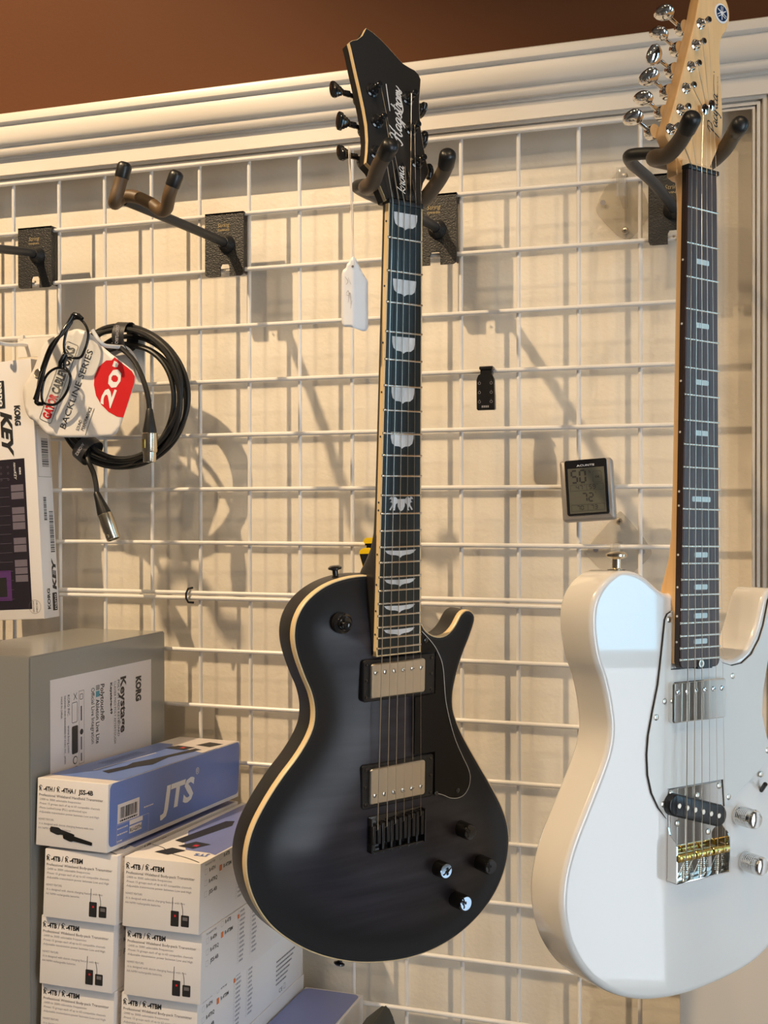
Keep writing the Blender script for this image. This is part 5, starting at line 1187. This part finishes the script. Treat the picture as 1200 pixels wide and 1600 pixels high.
for k in range(4): P.rect('pale_ink', -.0050+.0025*k, .0030, -.0032+.0025*k, .0056)
P.finish(tb, 'marks')
mb = MB(); mb.box((-.0070, -.0080, .0465), (.0080, .0035, .0520)); mb.box((-.0085, -.0095, .0520), (.0095, .0045, .0565), bev=.0015); mb.box((-.0060, .0020, .030), (.0070, .0045, .0530)); mb.build('clip', M['blackplastic'], t, 30)
t = thing('spring_clamp', 'small yellow and black clamp on a grid wire, half hidden behind the charcoal guitar neck', 'clamp', Matrix.Translation((-.4470, -.0100, 1.3650)))
mb = MB(); pr = [(-.0120, .0250), (-.0062, .0295), (.0030, .0300), (.0120, .0270), (.0110, .0180), (-.0005, .0045), (-.0060, .0030)]
mb.prism(pr, -.0220, .0000); bmesh.ops.bevel(mb.bm, geom=mb.bm.edges[:], offset=.0012, segments=2, affect='EDGES'); mb.build('yellow_body', M['yellow'], t, 30)
mb = MB(); mb.prism([(-.0098, .0218), (.0090, .0225), (.0085, .0180), (-.0012, .0060), (-.0048, .0048)], -.0222, -.0236); mb.build('black_grip', M['blackplastic'], t, 30)
mb = MB(); mb.box((-.0035, -.0200, .0330), (.0100, -.0020, .0375)); mb.box((-.002, -.018, .0290), (.010, .0035, .0335)); mb.build('black_jaw', M['blackplastic'], t, 30)
mb = MB(); mb.prism([(-.0060, .0385), (-.0025, .0430), (.0130, .0435), (.0135, .0400), (.0090, .0360), (-.0030, .0355)], -.0215, -.0020); mb.build('yellow_cap', M['yellow'], t, 30)

# price tag hanging from the lowest left tuner of the charcoal guitar
Pc = Vector((-.3512, -.3653, 1.66)); U = Vector((.955, .296, 0)); Fd = Vector((-.296, .955, 0))
t = thing('price_tag', 'white paper price tag on a thin string, hanging from a tuner of the charcoal guitar', 'price tag', Matrix.Translation(Pc))
prof_ = [(-.0120,-.0270),(-.0128,-.0200),(-.0125,.0225),(-.0110,.0270),(-.0080,.0290),(-.0072,.0330),(-.0045,.0350),(-.0030,.0385),(-.0005,.0405),(.0020,.0385),(.0032,.0345),(.0050,.0325),(.0075,.0270),(.0110,.0220),(.0138,.0180),(.0140,-.0290),(.0120,-.0325),(.0090,-.0335),(-.0050,-.0300),(-.0090,-.0300)]
pp = resample(prof_, .002)
def tagp(x, z_): return U*x + Fd*((-x*.15) if x < 0 else (x*.9)) + Vector((0, 0, z_))
pts_ = [p.copy() for p in pp]; n = len(pp)
for xx in (-.009, -.006, -.003, 0, .002, .004, .007, .010):
    z_ = -.03
    while z_ < .04:
        if inside(xx, z_, pp) and min((p-Vector((xx, z_))).length for p in pp) > .0012: pts_.append(Vector((xx, z_)))
        z_ += .003
r = delaunay_2d_cdt(pts_, [(i, (i+1) % n) for i in range(n)], [], 1, 1e-7); me = bpy.data.meshes.new('tag'); me.from_pydata([tuple(tagp(v.x, v.y)) for v in r[0]], [], [tuple(f) for f in r[2]])
tg_ = link('tag', me, M['tag'], t, 60); s2 = tg_.modifiers.new('thick', 'SOLIDIFY'); s2.thickness = .0004
for o_, u_, strokes in (((0, 0, 0), U + Fd*-.15*-1*-1, [[(-.009,.020),(-.006,.015),(-.008,.012)],[(-.006,.019),(-.003,.012)],[(-.008,.003),(-.006,.006),(-.005,.001),(-.008,.002)],[(-.006,-.006),(-.004,.004),(-.003,-.008)],[(-.002,-.004),(-.0035,-.012)]]),):
    P = Print(Vector(tagp(0, 0)) - Fd*.0006, (U - Fd*.15*-1), (0, 0, 1), -Fd, .0003)
    P = Print(-Fd*.0008, U + Fd*(-.15), (0, 0, 1), -Fd, .0003)
    for st in strokes: P.stroke('pale_ink', st, .0005)
    P.poly('grey_ink', circle_pts(-.0012, .0300, .0013, 12)); P.finish(t, 'handwriting')
knob_w = KM @ (HS @ Vector((-.0490, .0150, .0570))) - Pc
MB().tube([knob_w + Vector((0.0, 0, .003)), knob_w*.5 + tagp(0, .033)*.5 + Vector((.0008, 0, 0)), tagp(0, .0310)], .0006, 6).build('string', M['twine'], t)
MB().tube([knob_w + Vector((0.0, -.004, .003)), knob_w + Vector((.001, -.005, -.012)), knob_w*.4 + tagp(0, .033)*.6 + Vector((-.0008, 0, 0)), tagp(0, .0310)], .0005, 6).build('string', M['twine'], t)

# black pouch at the bottom edge and the white panel at the right
mb = MB(); mb.prism([(-.4380,.7121),(-.4375,.7900),(-.4120,.8125),(-.4060,.8110),(-.3980,.7950),(-.3850,.7121)], -.130, -.070)
bmesh.ops.bevel(mb.bm, geom=mb.bm.edges[:], offset=.003, segments=3, affect='EDGES')
tag(mb.build('padded_pouch', M['pouch'], smooth=60), 'small black pointed pouch on the counter, right of the violet-lidded box', 'pouch')
tag(MB().box((-.0455, -.0900, 0), (.9000, -.0560, 1.00), bev=.0015).build('partition_board', M['panel'], smooth=25), 'plain off-white board standing behind the foot of the white guitar', 'board')
